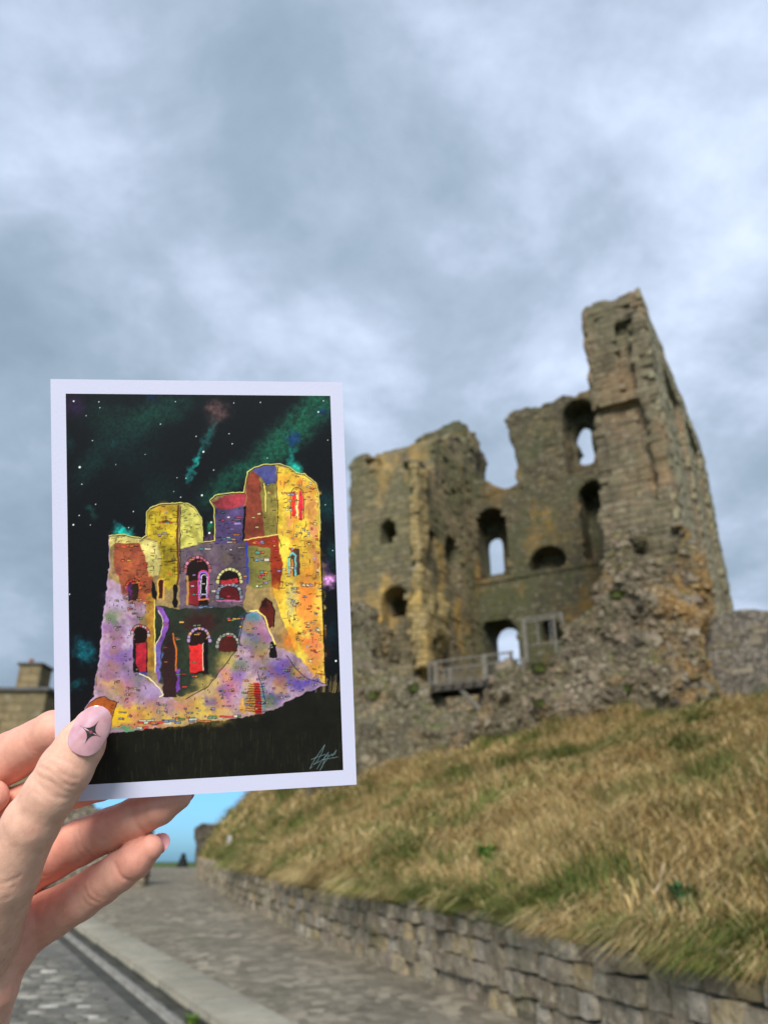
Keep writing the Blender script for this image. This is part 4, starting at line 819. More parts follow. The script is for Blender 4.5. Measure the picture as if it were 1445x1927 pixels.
# night sky
for a in ((220, 790, 70, 40, (14, 46, 40), .7, .2), (560, 800, 120, 34, (26, 92, 68), .85, -.75), (480, 872, 120, 26, (22, 84, 64), .8, -.6), (420, 915, 60, 20, (14, 62, 50), .7, -.8), (320, 770, 60, 30, (14, 56, 46), .7, -.5), (260, 800, 80, 26, (16, 60, 50), .7, -.9), (180, 860, 70, 24, (12, 46, 44), .7, -1.0), (250, 850, 60, 50, (8, 26, 30), .7, 0), (600, 760, 40, 30, (18, 78, 60), .6, -.5), (300, 930, 50, 40, (10, 36, 34), .6, -.8), (140, 760, 26, 26, (52, 24, 66), .6, 0), (408, 772, 26, 22, (92, 66, 66), .85, 0), (400, 800, 14, 16, (70, 70, 70), .6, .4), (392, 825, 10, 28, (24, 84, 80), .8, .5), (368, 872, 7, 34, (24, 150, 140), .85, .42), (354, 900, 6, 8, (22, 120, 115), .6, 0), (553, 826, 14, 14, (18, 48, 108), .8, 0), (290, 748, 12, 8, (16, 34, 80), .7, 0), (606, 775, 10, 8, (20, 40, 100), .7, 0), (215, 838, 9, 9, (20, 66, 66), .5, 0), (128, 836, 14, 18, (10, 46, 48), .6, 0), (172, 965, 8, 16, (20, 76, 66), .6, -.6), (230, 1002, 20, 9, (30, 214, 196), .95, 0), (222, 990, 10, 9, (14, 110, 110), .7, .4), (556, 882, 14, 16, (26, 190, 172), .95, .3), (550, 862, 7, 20, (20, 140, 130), .7, .2), (400, 1000, 14, 26, (60, 70, 40), .6, 0), (393, 990, 6, 14, (30, 150, 110), .6, .3), (395, 1012, 18, 10, (96, 54, 96), .7, 0), (618, 1092, 17, 15, (222, 152, 216), .95, 0), (612, 1070, 12, 16, (92, 62, 116), .6, 0), (626, 1040, 14, 26, (10, 66, 66), .6, 0), (616, 950, 22, 34, (14, 62, 62), .6, 0), (158, 1226, 18, 26, (14, 108, 122), .85, -.5), (140, 1290, 22, 10, (10, 78, 84), .7, -.4), (625, 1190, 12, 30, (12, 40, 48), .6, 0)):
    wash(*a[:4], a[4], a[5], a[6])
CAN *= np.clip(1+.5*N3[..., None]*.5, .6, 1.4)
for cx, cy, r_ in ((138.6, 754.7, 1.6), (186, 756, 1), (188, 767, .9), (162, 782, .8), (174, 829, .9), (150, 879, 2.1), (154, 911, 1), (330, 755.5, 1), (302, 798, .9), (369, 821, 1), (440, 758, .9), (431, 816, 1), (437, 835, 1), (490, 757, 1), (599, 775, 1.5), (608.6, 754, 1.1), (382.8, 850, 1.9), (380, 932, 1.8), (340, 935.6, 1.1), (394, 1003, 2), (397.5, 983, 1.8), (138, 987.5, 1.6), (180, 949, 1), (251, 962.5, 1), (616.7, 828, .9), (402, 884.5, 1), (350, 900, .9), (131, 1118.5, 1.3), (632, 1244, 1.9), (626, 1036, 1), (149, 970, 1), (170, 988, .8), (242, 993, .9), (218, 874, .7), (273, 855, .7), (333, 899, .8), (327, 925, .7), (503, 862, .8), (612, 950, .8)):
    s = box_of([(cx, cy)], 5)
    if s: lay(s, np.clip(r_+.5-np.hypot(PX[s]-cx, PY[s]-cy), 0, 1), (240, 245, 245))
# ground
gl = [(118, 1420), (160, 1392), (205, 1380), (260, 1374), (330, 1367), (400, 1358), (452, 1350), (500, 1340), (540, 1322), (580, 1304), (615, 1296), (660, 1290), (660, 1500), (118, 1500)]
fill(gl, (20, 20, 14), 6, 1, 2)
for i in range(230):
    x_ = rg.uniform(150, 640); y_ = rg.uniform(1360, 1450)+rg.uniform(0, 20); c_ = rg.choice(((46, 44, 28), (60, 56, 34), (34, 36, 22), (30, 30, 30))); stroke([(x_, y_), (x_+rg.uniform(-2, 2), y_+rg.uniform(8, 34))], c_, rg.uniform(.6, 1.6), rg.uniform(.25, .7))
for i in range(28):
    x_ = rg.uniform(592, 641); stroke([(x_, 1303), (x_+rg.uniform(0, 4), rg.uniform(1266, 1288))], rg.choice(((120, 100, 60), (60, 50, 30), (150, 130, 80))), 1.0, .7)
# castle body
sil = [(205, 1009), (232, 1007), (268, 1014), (276, 1008), (276, 965), (283, 957), (300, 950), (330, 948), (350, 947), (366, 955), (378, 975), (382, 1000), (381, 1022), (405, 1018), (403, 958), (395, 943), (405, 933), (432, 928), (459, 928), (462, 912), (466, 890), (480, 880), (500, 875), (527, 874), (545, 880), (558, 890), (575, 894), (594, 909), (600, 930), (603, 1000), (606, 1100), (609, 1200), (615, 1290), (575, 1302), (540, 1322), (500, 1340), (452, 1350), (400, 1358), (330, 1367), (260, 1374), (205, 1380), (160, 1384), (158, 1344), (165, 1326), (178, 1312), (179, 1279), (186, 1254), (191, 1229), (195, 1158), (201, 1121), (203, 1087), (207, 1067)]
fill(sil, (150, 125, 80), 1.5, 1, 1.8); 
CL = dict(
 left=([(216, 1018), (262, 1018), (275, 1035), (281, 1060), (287, 1090), (292, 1136), (236, 1140), (226, 1100), (214, 1060)], (150, 76, 50)),
 cream=([(205, 1009), (232, 1007), (270, 1014), (296, 1020), (305, 1050), (296, 1084), (280, 1086), (274, 1050), (262, 1022), (216, 1022), (207, 1032)], (206, 190, 112)),
 yel=([(276, 963), (300, 951), (334, 950), (335, 1090), (318, 1112), (300, 1090), (304, 1045), (296, 1018), (276, 1010)], (188, 162, 40)),
 yel2=([(339, 948), (352, 947), (366, 955), (378, 975), (382, 1000), (381, 1030), (339, 1034)], (190, 182, 90)),
 mid=([(338, 1032), (382, 1024), (405, 1020), (465, 1018), (467, 1090), (456, 1146), (338, 1148)], (98, 82, 92)),
 pur=([(403, 956), (458, 948), (459, 1022), (404, 1026)], (84, 68, 112)), red=([(398, 945), (430, 930), (462, 929), (461, 950), (450, 955), (414, 960)], (156, 54, 64)),
 tw1=([(464, 895), (476, 886), (490, 896), (498, 1010), (461, 1016)], (142, 64, 46)), tw2=([(489, 900), (522, 905), (523, 1008), (497, 1011)], (140, 126, 60)),
 dome=([(474, 884), (500, 876), (520, 876), (521, 908), (500, 912), (489, 896)], (84, 86, 150)),
 gold=([(519, 877), (545, 881), (558, 891), (575, 895), (594, 910), (600, 940), (606, 1100), (614, 1288), (596, 1290), (560, 1238), (540, 1190), (522, 1140), (512, 1100), (526, 1040), (522, 1000)], (222, 186, 62)),
 rust=([(462, 1015), (522, 1007), (531, 1060), (528, 1110), (508, 1104), (506, 1040), (466, 1030)], (134, 44, 24)), olv=([(466, 1028), (508, 1032), (511, 1104), (480, 1110), (466, 1100)], (122, 116, 60)),
 dark=([(292, 1140), (338, 1146), (456, 1142), (470, 1160), (446, 1222), (396, 1292), (340, 1312), (300, 1285), (290, 1200)], (38, 46, 36)))
for n_ in ('left', 'cream', 'yel', 'yel2', 'mid', 'pur', 'red', 'tw1', 'tw2', 'dome', 'gold', 'rust', 'olv', 'dark'): fill(*CL[n_], 1.6, 1, 1.0)
wash(380, 1172, 36, 22, (70, 18, 24), .7); wash(420, 1100, 26, 30, (104, 80, 110), .5); wash(492, 1060, 18, 34, (132, 120, 58), .5)
for a in ((560, 930, 16, 40, (240, 206, 70), .7, 0), (590, 1000, 9, 70, (206, 140, 86), .75, 0), (578, 1120, 20, 60, (238, 116, 60), .8, 0), (590, 1220, 20, 56, (230, 120, 84), .85, 0), (585, 960, 10, 40, (226, 150, 90), .6, 0), (552, 1010, 12, 20, (214, 120, 50), .5, 0), (596, 1060, 7, 30, (190, 96, 110), .6, 0), (550, 1130, 10, 40, (176, 176, 150), .6, 0), (536, 1040, 8, 40, (236, 222, 84), .7, 0), (565, 1060, 12, 30, (206, 160, 50), .6, 0), (544, 1205, 18, 22, (232, 120, 40), .75, 0), (604, 1150, 5, 120, (228, 190, 90), .6, 0), (592, 1085, 8, 10, (120, 88, 40), .6, 0), (560, 1240, 20, 16, (244, 226, 80), .7, 0)): wash(*a[:4], a[4], a[5], a[6])
# slopes of fallen stone
fill([(203, 1087), (226, 1100), (236, 1138), (276, 1128), (292, 1140), (268, 1160), (256, 1190), (252, 1250), (262, 1268), (300, 1300), (340, 1322), (392, 1292), (446, 1222), (456, 1170), (470, 1150), (490, 1150), (506, 1184), (520, 1215), (560, 1236), (612, 1290), (575, 1304), (500, 1342), (452, 1351), (205, 1381), (158, 1384), (165, 1326), (178, 1312), (186, 1254), (195, 1158)], (172, 140, 160), 1.6, 1, 1.2)
for a in ((225, 1130, 26, 20, (196, 178, 214), .8), (218, 1165, 14, 18, (84, 124, 78), .9), (207, 1165, 10, 12, (90, 120, 74), .8), (236, 1160, 26, 14, (206, 176, 172), .8), (215, 1240, 22, 30, (132, 92, 168), .8), (240, 1200, 10, 40, (206, 186, 214), .8), (205, 1275, 18, 18, (150, 96, 120), .7), (214, 1255, 16, 12, (164, 118, 90), .7), (250, 1275, 24, 18, (130, 104, 176), .8), (285, 1300, 26, 16, (166, 140, 186), .8), (225, 1300, 30, 14, (140, 128, 96), .7), (268, 1268, 12, 8, (54, 50, 150), .9), (300, 1332, 20, 10, (160, 104, 116), .7), (340, 1328, 34, 12, (164, 92, 106), .8), (240, 1340, 30, 16, (234, 196, 30), .95), (210, 1350, 30, 14, (206, 160, 46), .9), (300, 1350, 90, 18, (208, 172, 70), .97), (380, 1335, 60, 26, (208, 176, 78), .97), (225, 1345, 46, 20, (226, 186, 40), .9), (395, 1290, 30, 22, (202, 170, 92), .9), (430, 1245, 26, 26, (188, 164, 88), .9), (430, 1290, 18, 30, (200, 122, 136), .85), (455, 1270, 14, 40, (172, 146, 196), .85), (420, 1325, 24, 10, (196, 118, 140), .7), (470, 1180, 20, 26, (64, 94, 150), .95), (478, 1160, 16, 10, (40, 140, 150), .7), (490, 1215, 16, 18, (52, 104, 66), .85), (466, 1215, 14, 14, (150, 146, 80), .8), (500, 1245, 12, 30, (112, 104, 70), .6), (530, 1265, 30, 26, (86, 72, 160), .95), (570, 1285, 32, 14, (82, 66, 156), .95), (548, 1262, 12, 16, (96, 100, 66), .8), (560, 1270, 10, 8, (120, 60, 80), .7), (520, 1310, 24, 14, (84, 80, 140), .9), (508, 1320, 14, 12, (64, 96, 56), .7), (270, 1365, 50, 6, (190, 100, 50), .7), (235, 1372, 26, 4, (60, 150, 90), .8)): wash(a[0], a[1], a[2], a[3], a[4], a[5])
fill([(158, 1344), (166, 1326), (180, 1316), (196, 1311), (208, 1318), (220, 1322), (212, 1345), (205, 1360), (160, 1384)], (160, 82, 34), 1.6); stroke([(158, 1344), (166, 1326), (180, 1316), (196, 1311), (208, 1318), (220, 1322), (214, 1342), (208, 1362)], (20, 14, 10), 1.1)
def dapple(poly, n, pal, r0, r1, al):
    P = np.array(poly); lo, hi = P.min(0), P.max(0); i = 0; tr = 0
    while i < n and tr < n*9:
        tr += 1; x_, y_ = rg.uniform(lo[0], hi[0]), rg.uniform(lo[1], hi[1])
        if poly_sd(poly, np.array([x_]), np.array([y_]))[0] > -5: continue
        wash(x_, y_, rg.uniform(r0, r1), rg.uniform(r0, r1), rg.choice(pal), rg.uniform(al*.6, al), rg.uniform(-1, 1)); i += 1
SLP = [(205, 1110), (232, 1142), (262, 1150), (252, 1200), (256, 1270), (300, 1310), (340, 1326), (392, 1296), (446, 1224), (470, 1156), (500, 1190), (560, 1245), (600, 1288), (500, 1338), (205, 1376), (188, 1262)]
dapple(SLP, 60, [(120, 70, 150), (92, 60, 140), (196, 110, 130), (206, 150, 80), (150, 90, 70), (172, 120, 60), (100, 120, 80), (214, 180, 90), (140, 100, 160), (226, 170, 60), (70, 60, 150)], 7, 22, .6)
dapple(CL['gold'][0], 46, [(236, 140, 50), (240, 110, 60), (216, 150, 40), (250, 226, 100), (196, 140, 60), (230, 150, 110), (180, 120, 50)], 5, 16, .7)
dapple(CL['yel'][0], 16, [(150, 120, 26), (214, 190, 60), (120, 100, 30), (200, 130, 40)], 4, 12, .7); dapple(CL['yel2'][0], 10, [(150, 150, 60), (216, 206, 110), (130, 120, 50)], 4, 10, .6); dapple(CL['left'][0], 14, [(110, 44, 36), (190, 90, 50), (130, 60, 70), (214, 110, 60)], 4, 11, .7); dapple(CL['mid'][0], 18, [(70, 56, 80), (120, 100, 120), (90, 60, 90), (110, 96, 70)], 5, 14, .6); dapple(CL['dark'][0], 14, [(24, 34, 26), (54, 62, 40), (50, 26, 30)], 6, 16, .7)
# rib, pier and doorway
fill([(276, 1118), (290, 1112), (292, 1262), (276, 1262)], (176, 126, 50), 1.4); stroke([(290, 1130), (291, 1200), (292, 1265)], (240, 224, 110), 1.6)
rb = [(294, 1140), (308, 1146), (318, 1165), (317, 1185), (306, 1212), (301, 1240), (301, 1285), (293, 1268), (293, 1215), (304, 1190), (307, 1172), (299, 1154)]
fill(rb, (124, 76, 160), 1.4); wash(299, 1245, 6, 30, (100, 116, 190), .8); stroke([(299, 1150), (307, 1170), (304, 1192), (293, 1215), (292, 1262)], (240, 226, 170), 1.2); stroke([(308, 1146), (319, 1166), (317, 1186), (305, 1214), (302, 1240)], (24, 16, 20), 1)
fill([(322, 1188), (330, 1204), (333, 1240), (333, 1311), (308, 1311), (303, 1250), (308, 1222)], (48, 28, 30), 1.2, var=.1); stroke([(325, 1192), (331, 1220), (331, 1262)], (214, 112, 40), 2.4); stroke([(308, 1311), (333, 1311)], (10, 8, 8), 1.2)
fill([(332, 1258), (338, 1258), (338, 1298), (333, 1306)], (110, 60, 150), 1.2)
def arch2(x0, x1, yt, yb, n=12):
    r_ = (x1-x0)/2; c_ = (x0+x1)/2; return [(x0, yb), (x0, yt+r_)]+[(c_-r_*math.cos(a), yt+r_-r_*math.sin(a)) for a in np.linspace(0, math.pi, n)]+[(x1, yt+r_), (x1, yb)]
def vous(x0, x1, yt, yb, th, c1, c2, n=10):
    r_ = (x1-x0)/2; c_ = (x0+x1)/2; o = arch2(x0-th, x1+th, yt-th, yt+r_+2); stroke([p for p in arch2(x0-th/2, x1+th/2, yt-th/2, yt+r_+3)], c1, th+.5)
    for i, a in enumerate(np.linspace(.05, math.pi-.05, n)):
        p0 = (c_-r_*math.cos(a), yt+r_-r_*math.sin(a)); p1 = (c_-(r_+th)*math.cos(a), yt+r_-(r_+th)*math.sin(a)); stroke([p0, p1], (18, 12, 12), .9)
        if i % 3 == 1: a2 = a+math.pi/n*.5; stroke([(c_-(r_+th*.3)*math.cos(a2), yt+r_-(r_+th*.3)*math.sin(a2)), (c_-(r_+th*.7)*math.cos(a2), yt+r_-(r_+th*.7)*math.sin(a2))], c2, th*.8, .8)
    stroke(o[1:-1], (18, 12, 12), .8); stroke(arch2(x0, x1, yt, yb), (14, 10, 10), .9)
for x0, x1, yt, yb, ci, th, c1, c2 in ((242, 260, 1094, 1131, (44, 30, 20), 5, (206, 96, 44), (226, 60, 40)), (251, 277, 1180, 1266, (26, 12, 12), 5, (196, 160, 170), (200, 40, 46)), (358, 391, 1186, 1268, (34, 18, 14), 6, (178, 146, 190), (226, 160, 90)), (352, 391, 1052, 1139, (28, 16, 16), 6, (176, 96, 110), (230, 150, 180)), (412, 446, 1197, 1226, (74, 26, 22), 6, (150, 146, 140), (190, 186, 170)), (414, 450, 1074, 1100, (24, 14, 14), 6, (206, 196, 130), (226, 220, 160)), (413, 450, 1102, 1128, (88, 22, 26), 6, (130, 136, 150), (170, 176, 190))):
    fill(arch2(x0, x1, yt, yb), ci, 1.2, var=.15); vous(x0, x1, yt, yb, th, c1, c2)
fill([(255, 1212), (276, 1210), (275, 1264), (262, 1266), (254, 1245), (258, 1230)], (186, 38, 54), 1.3); fill([(357, 1214), (381, 1214), (381, 1262), (358, 1268)], (204, 42, 42), 1.3); stroke([(390, 1200), (382, 1214), (382, 1262)], (246, 200, 170), 1.5); fill([(384, 1205), (391, 1200), (391, 1262), (384, 1262)], (12, 8, 10), 1)
wash(247, 1112, 4, 18, (110, 40, 130), .8); fill([(417, 1092), (448, 1088), (448, 1098), (417, 1100)], (200, 48, 54), 1.3); fill([(354, 1095), (372, 1092), (374, 1138), (354, 1138)], (110, 30, 36), 1.4); stroke([(353, 1085), (353, 1138)], (190, 140, 70), 4)
stroke(arch2(375, 390, 1077, 1126), (150, 110, 210), 3); stroke(arch2(373, 392, 1074, 1128), (240, 70, 120), 1.4); stroke(arch2(378, 389, 1082, 1122), (246, 230, 226), 1.3); fill(arch2(380, 388, 1086, 1122), (8, 6, 8), 1); stroke([(374, 1129), (392, 1128)], (238, 130, 50), 2.4)
stroke([(408, 1131), (455, 1131)], (220, 110, 170), 2.2, .8)
fill(arch2(299, 307, 1092, 1126), (70, 22, 18), 1); stroke(arch2(297.5, 308.5, 1090, 1128), (226, 170, 70), 2.6); fill([(286, 1095), (292, 1100), (296, 1130), (286, 1125)], (14, 12, 14), 1.2); fill(arch2(325, 334, 1100, 1142), (16, 12, 14), 1.2)
fill([(488, 1150), (492, 1132), (500, 1126), (511, 1134), (517, 1150), (514, 1178), (504, 1186), (496, 1168)], (84, 28, 22), 1.2); stroke([(500, 1126), (511, 1134), (517, 1150), (515, 1180)], (20, 10, 10), 2.2); wash(498, 1135, 7, 8, (20, 8, 8), .8)
fill(arch2(508, 520, 1208, 1238), (18, 16, 20), 1.2)
# twin window and small openings on the gold face
fill(arch2(549, 556, 925, 972), (214, 48, 42), 1.1); fill(arch2(562, 570, 925, 978), (216, 44, 62), 1.1); stroke(arch2(547, 571.5, 918, 976), (52, 30, 20), 1); stroke([(559, 930), (559, 974)], (250, 244, 180), 2.2); stroke([(558, 940), (558, 950)], (40, 20, 20), 1)
fill([(548, 1036), (556, 1030), (564, 1034), (564, 1082), (552, 1084), (546, 1060)], (80, 52, 44), 1.2); stroke([(545, 1080), (543, 1050), (550, 1040), (556, 1046), (556, 1082)], (110, 196, 190), 3); stroke([(550, 1054), (550, 1082)], (206, 130, 60), 3)
# stairs
fill([(470, 1285), (488, 1284), (492, 1344), (463, 1340)], (190, 132, 62), 1.2); fill([(478, 1284), (488, 1284), (494, 1344), (480, 1344)], (196, 46, 40), 1.2); fill([(452, 1318), (458, 1312), (462, 1345), (452, 1340)], (206, 150, 76), 1.2)
for i in range(12): y_ = 1287+i*4.7; stroke([(468-i*.5, y_), (489+i*.4, y_+1)], (30, 16, 14), .9); stroke([(491+i*.3, y_+1), (497+i*.3, y_)], rg.choice(((70, 130, 120), (60, 90, 130))), 2.2)
# little coloured stones, each inked round
PAL = [(196, 60, 50), (226, 110, 60), (206, 190, 110), (120, 150, 170), (70, 140, 130), (226, 150, 170), (150, 110, 180), (230, 214, 150), (90, 80, 150), (180, 70, 90), (170, 196, 150), (236, 236, 220)]
def bricks(poly, n, wl_, hl, pal=PAL, ink=.9, tilt=0.0):
    P = np.array(poly); x0, y0 = P.min(0); x1, y1 = P.max(0); i = 0; tr = 0
    while i < n and tr < n*8:
        tr += 1; x_, y_ = rg.uniform(x0, x1), rg.uniform(y0, y1)
        if poly_sd(poly, np.array([x_]), np.array([y_]))[0] > -3: continue
        m_ = rg.choice((1, 1, 1, 2, 3))
        for q in range(m_):
            w_ = rg.uniform(*wl_); h_ = rg.uniform(*hl); x_ += w_+.4
            if poly_sd(poly, np.array([x_+w_]), np.array([y_]))[0] > -1.5: break
            b = [(x_, y_), (x_+w_, y_+tilt*w_), (x_+w_, y_+h_+tilt*w_), (x_, y_+h_)]
            fill(b, rg.choice(pal), .9, .9, .3, .1); 
            if rg.random() < ink: stroke(b+[b[0]], (18, 12, 14), .55, .8, .3)
        i += 1
def ticks(poly, n, l=(3, 9), c_=(16, 12, 14), vert=.22):
    P = np.array(poly); x0, y0 = P.min(0); x1, y1 = P.max(0)
    for i in range(n):
        x_, y_ = rg.uniform(x0, x1), rg.uniform(y0, y1)
        if poly_sd(poly, np.array([x_]), np.array([y_]))[0] > -2: continue
        L = rg.uniform(*l); stroke([(x_, y_), (x_+L, y_+rg.uniform(-1.5, 1))] if rg.random() > vert else [(x_, y_), (x_+rg.uniform(-1, 1), y_+L)], c_, rg.uniform(.6, 1.1), .85)
WXn *= 1.0; warm = [(220, 120, 40), (226, 90, 50), (206, 60, 50), (236, 180, 90)]; cool = [(110, 150, 190), (80, 150, 150), (170, 140, 210), (206, 60, 80), (226, 210, 190), (206, 140, 60)]
bricks(CL['left'][0], 16, (5, 10), (2, 3.5), warm); bricks(CL['yel'][0], 20, (4, 9), (2, 3.4), warm+cool[:3]); bricks(CL['mid'][0], 18, (5, 12), (2, 3.6), cool+[(196, 186, 220)]); bricks(CL['pur'][0], 22, (5, 13), (2, 3.8), cool); bricks(CL['tw1'][0], 6, (5, 9), (2.5, 4), [(230, 206, 130), (226, 120, 60)]); bricks(CL['tw2'][0], 5, (4, 8), (2.5, 4)); bricks(CL['olv'][0], 16, (5, 10), (3, 5.5), cool+[(150, 170, 110)]); bricks(CL['rust'][0], 12, (5, 9), (2.5, 4), cool); bricks(CL['dark'][0], 22, (5, 11), (2, 3.6), warm+[(170, 90, 110), (110, 150, 110)])
bricks(CL['gold'][0], 85, (3, 7), (2, 4), [(230, 80, 60), (236, 140, 60), (240, 220, 120), (150, 160, 200), (200, 190, 170), (250, 240, 180)], .95, .25)
sl = [(205, 1110), (290, 1140), (262, 1200), (262, 1280), (330, 1330), (446, 1222), (470, 1155), (500, 1190), (560, 1245), (600, 1288), (500, 1335), (205, 1375), (185, 1260)]
bricks(sl, 110, (2.5, 6), (2, 3.6), [(206, 120, 90), (226, 170, 110), (170, 140, 190), (120, 100, 130), (190, 190, 170), (160, 90, 110), (120, 150, 110)], 1.0)
bricks([(230, 1352), (470, 1335), (470, 1350), (210, 1378)], 24, (7, 16), (3, 5), [(196, 60, 50), (110, 130, 170), (70, 140, 90), (226, 220, 200), (196, 110, 50), (190, 206, 190)], .8)
for n_, q in (('left', 60), ('yel', 90), ('yel2', 40), ('mid', 70), ('pur', 30), ('gold', 170), ('cream', 90), ('tw2', 12), ('olv', 20), ('rust', 20)): ticks(CL[n_][0], q, (2, 8))
ticks(sl, 420, (1.2, 4), vert=.4); ticks(CL['gold'][0], 50, (6, 14), (120, 60, 30), .8)
ticks([(300, 1030), (334, 1030), (334, 1085), (306, 1070)], 24, (10, 22), (60, 40, 10))
# ink and the glowing rim
stroke([(335, 952), (334, 1010), (336, 1080), (334, 1100)], (96, 50, 26), 3.4); stroke([(339, 955), (339, 1080)], (20, 14, 14), 1.1); stroke([(465, 1022), (466, 1098)], (30, 60, 190), 2.6); fill([(458, 955), (463, 950), (461, 1016), (457, 1020)], (10, 8, 12), 1); stroke([(496, 910), (500, 930), (500, 962)], (240, 220, 110), 2); stroke([(522, 880), (520, 910), (523, 960), (522, 1006), (530, 1030)], (30, 20, 14), 1.1); stroke([(461, 1016), (490, 1011), (524, 1006)], (244, 216, 120), 1.8)
stroke([(470, 1152), (460, 1158), (454, 1190), (446, 1222), (420, 1256), (392, 1292), (350, 1316)], (20, 16, 18), 1.0); stroke([(470, 1150), (484, 1148), (498, 1162), (506, 1186), (518, 1212)], (246, 222, 120), 2.6); stroke([(262, 1268), (280, 1276), (300, 1296), (308, 1308), (300, 1312)], (246, 236, 180), 1.8); stroke([(540, 1234), (556, 1258), (575, 1276), (612, 1288)], (26, 18, 20), 1.1)
stroke([(485, 1264), (492, 1290), (500, 1320)], (20, 16, 18), 1.0)
rim = sil[:31]+[(613, 1288)]; stroke([(p[0], p[1]) for p in rim], (22, 16, 12), 2.4, .9); stroke([(p[0]-.3, p[1]-1.2) for p in rim[:30]], (240, 226, 120), 1.5, .95)
stroke(sil[42:]+[sil[0]], (196, 160, 210), 1.4, .8)
# signature flourish, unreadable scrawl
sgc = (120, 150, 158)
for q in ([(588, 1443), (583, 1447), (592, 1430), (606, 1410), (611, 1402), (607, 1414), (598, 1432), (590, 1440), (604, 1432)], [(586, 1430), (600, 1424), (612, 1420)], [(596, 1448), (606, 1432), (612, 1424), (606, 1444), (602, 1450), (610, 1436), (618, 1424), (613, 1422), (618, 1416)], [(612, 1424), (618, 1420), (620, 1424), (624, 1419), (625, 1423), (629, 1417), (633, 1412), (630, 1420), (626, 1421)], [(606, 1430), (635, 1425)]): stroke(q, sgc, .8, .85, .2)
CAN = np.clip(CAN*(1+.05*N3[..., None]), 0, 1)
lin = np.where(CAN <= .04045, CAN/12.92, ((CAN+.055)/1.055)**2.4)*1.12
i = np.arange(NW*NH).reshape(NH, NW); F = np.stack([i[:-1, :-1], i[:-1, 1:], i[1:, 1:], i[1:, :-1]], -1).reshape(-1, 4)[:, ::-1]
me = mesh_np('printed_picture', cam2w(PP.reshape(-1, 3))-org, F); set_col(me, lin.reshape(-1, 3))
k = NT('print_ink'); at = k.n('ShaderNodeVertexColor', layer_name='Col'); v = k.coord('Object'); M_INK = k.done(at.outputs[0], .42, k.bump(k.noise(v, 1100, 2), .05, .0003), spec=.3); pic = link('printed_picture', me, M_INK, card); pic['label'] = 'night painting of a multicoloured ruined castle under a starry green-black sky'

# ================================================================ the hand
def cp(px, py, D): return np.array([(px-CW)/FPX*D, (py-CH)/FPX*D, D])
hv = .7; HLO = np.array([-205., 75., 285.]); HHI = np.array([-78., 262., 372.]); hn = np.ceil((HHI-HLO)/hv).astype(int)
gx, gy, gz = [HLO[i]+hv*np.arange(hn[i]) for i in range(3)]
GP = np.stack(np.meshgrid(gx, gy, gz, indexing='ij'), -1).astype(np.float32)
def cone(a, b, ra, rb, P):
    ab = b-a; L = float(ab@ab); t = np.clip(((P-a)@ab)/L, 0, 1); d = np.linalg.norm(P-(a+t[..., None]*ab), axis=-1); return d-(ra+(rb-ra)*t)
FAR = 40.0
def crop(lo, hi):
    i0 = np.clip(((lo-HLO)/hv).astype(int)-1, 0, hn-1); i1 = np.clip(((hi-HLO)/hv).astype(int)+2, 1, hn); return tuple(slice(a, b) for a, b in zip(i0, i1))
def chain_g(J_, k_=2.0, pad=13):
    P = np.array([q[0] for q in J_]); r_ = max(q[1] for q in J_); s_ = crop(P.min(0)-r_-pad, P.max(0)+r_+pad); o = np.full(GP.shape[:3], FAR, np.float32); o[s_] = chain(J_, GP[s_], k_); return o
def smin(a, b, k_): h_ = np.clip(.5+.5*(b-a)/k_, 0, 1); return b*(1-h_)+a*h_-k_*h_*(1-h_)
def chain(J, P, k_=2.0):
    f_ = None
    for (a, ra), (b, rb) in zip(J[:-1], J[1:]):
        c_ = cone(a, b, ra, rb, P); f_ = c_ if f_ is None else smin(f_, c_, k_)
    return f_
def J(*rows): return [(cp(*r[:3]).astype(np.float32), r[3]) for r in rows]
thumb = J((-90, 1860, 330, 19), (-40, 1755, 321, 16.5), (8, 1645, 313, 13.6), (60, 1548, 309, 10.9), (96, 1492, 308, 10.2), (124, 1447, 309, 10.3), (152, 1402, 312.0, 9.3), (172, 1366, 315.2, 6.9))
index = J((-150, 1530, 345, 13), (-60, 1468, 352, 11.6), (22, 1424, 353, 11.2), (100, 1376, 345, 8.8), (190, 1372, 338, 6.8))
middle = J((-60, 1590, 350, 12), (20, 1530, 352, 10.6), (92, 1497, 350, 9.6), (190, 1470, 343, 8.4), (265, 1448, 338, 6.6))
ring = J((-30, 1680, 350, 12), (50, 1640, 352, 11), (100, 1612, 351, 10.2), (150, 1586, 349, 9.9), (205, 1562, 347, 9.3), (255, 1540, 344, 8.8), (300, 1518, 341.5, 7.8), (335, 1500, 340, 5.9))
pinky = J((-20, 1790, 343, 13), (40, 1755, 344, 11.6), (95, 1722, 343, 10.4), (150, 1691, 341, 9.3), (190, 1664, 339.5, 8.8), (222, 1642, 338, 8.3), (255, 1618, 337, 7.7), (282, 1597, 336.5, 5.7))
hyp = J((36, 1742, 337, 10.3), (18, 1778, 336, 11.8), (-25, 1840, 334, 13.5), (-80, 1930, 338, 17), (-130, 2030, 345, 20))
low = J((2, 1822, 330, 8.5), (-14, 1856, 330, 10.5), (-50, 1925, 333, 15))
palm = J((-100, 1560, 346, 15), (-70, 1660, 346, 17), (-60, 1760, 346, 17), (-100, 1880, 346, 19), (-140, 1990, 350, 20))
arm = J((-60, 1850, 338, 17), (-120, 2010, 345, 21), (-150, 2100, 350, 22))
pad = J((-30, 1512, 336, 7.5), (-14, 1500, 337, 7.0))
fb = chain_g(palm, 6); fb = smin(fb, chain_g(arm, 4), 6)
fs = [chain_g(q, 1.6) for q in (index, middle, ring, pinky)]
ff = fs[0]
for q in fs[1:]: ff = smin(ff, q, .9)
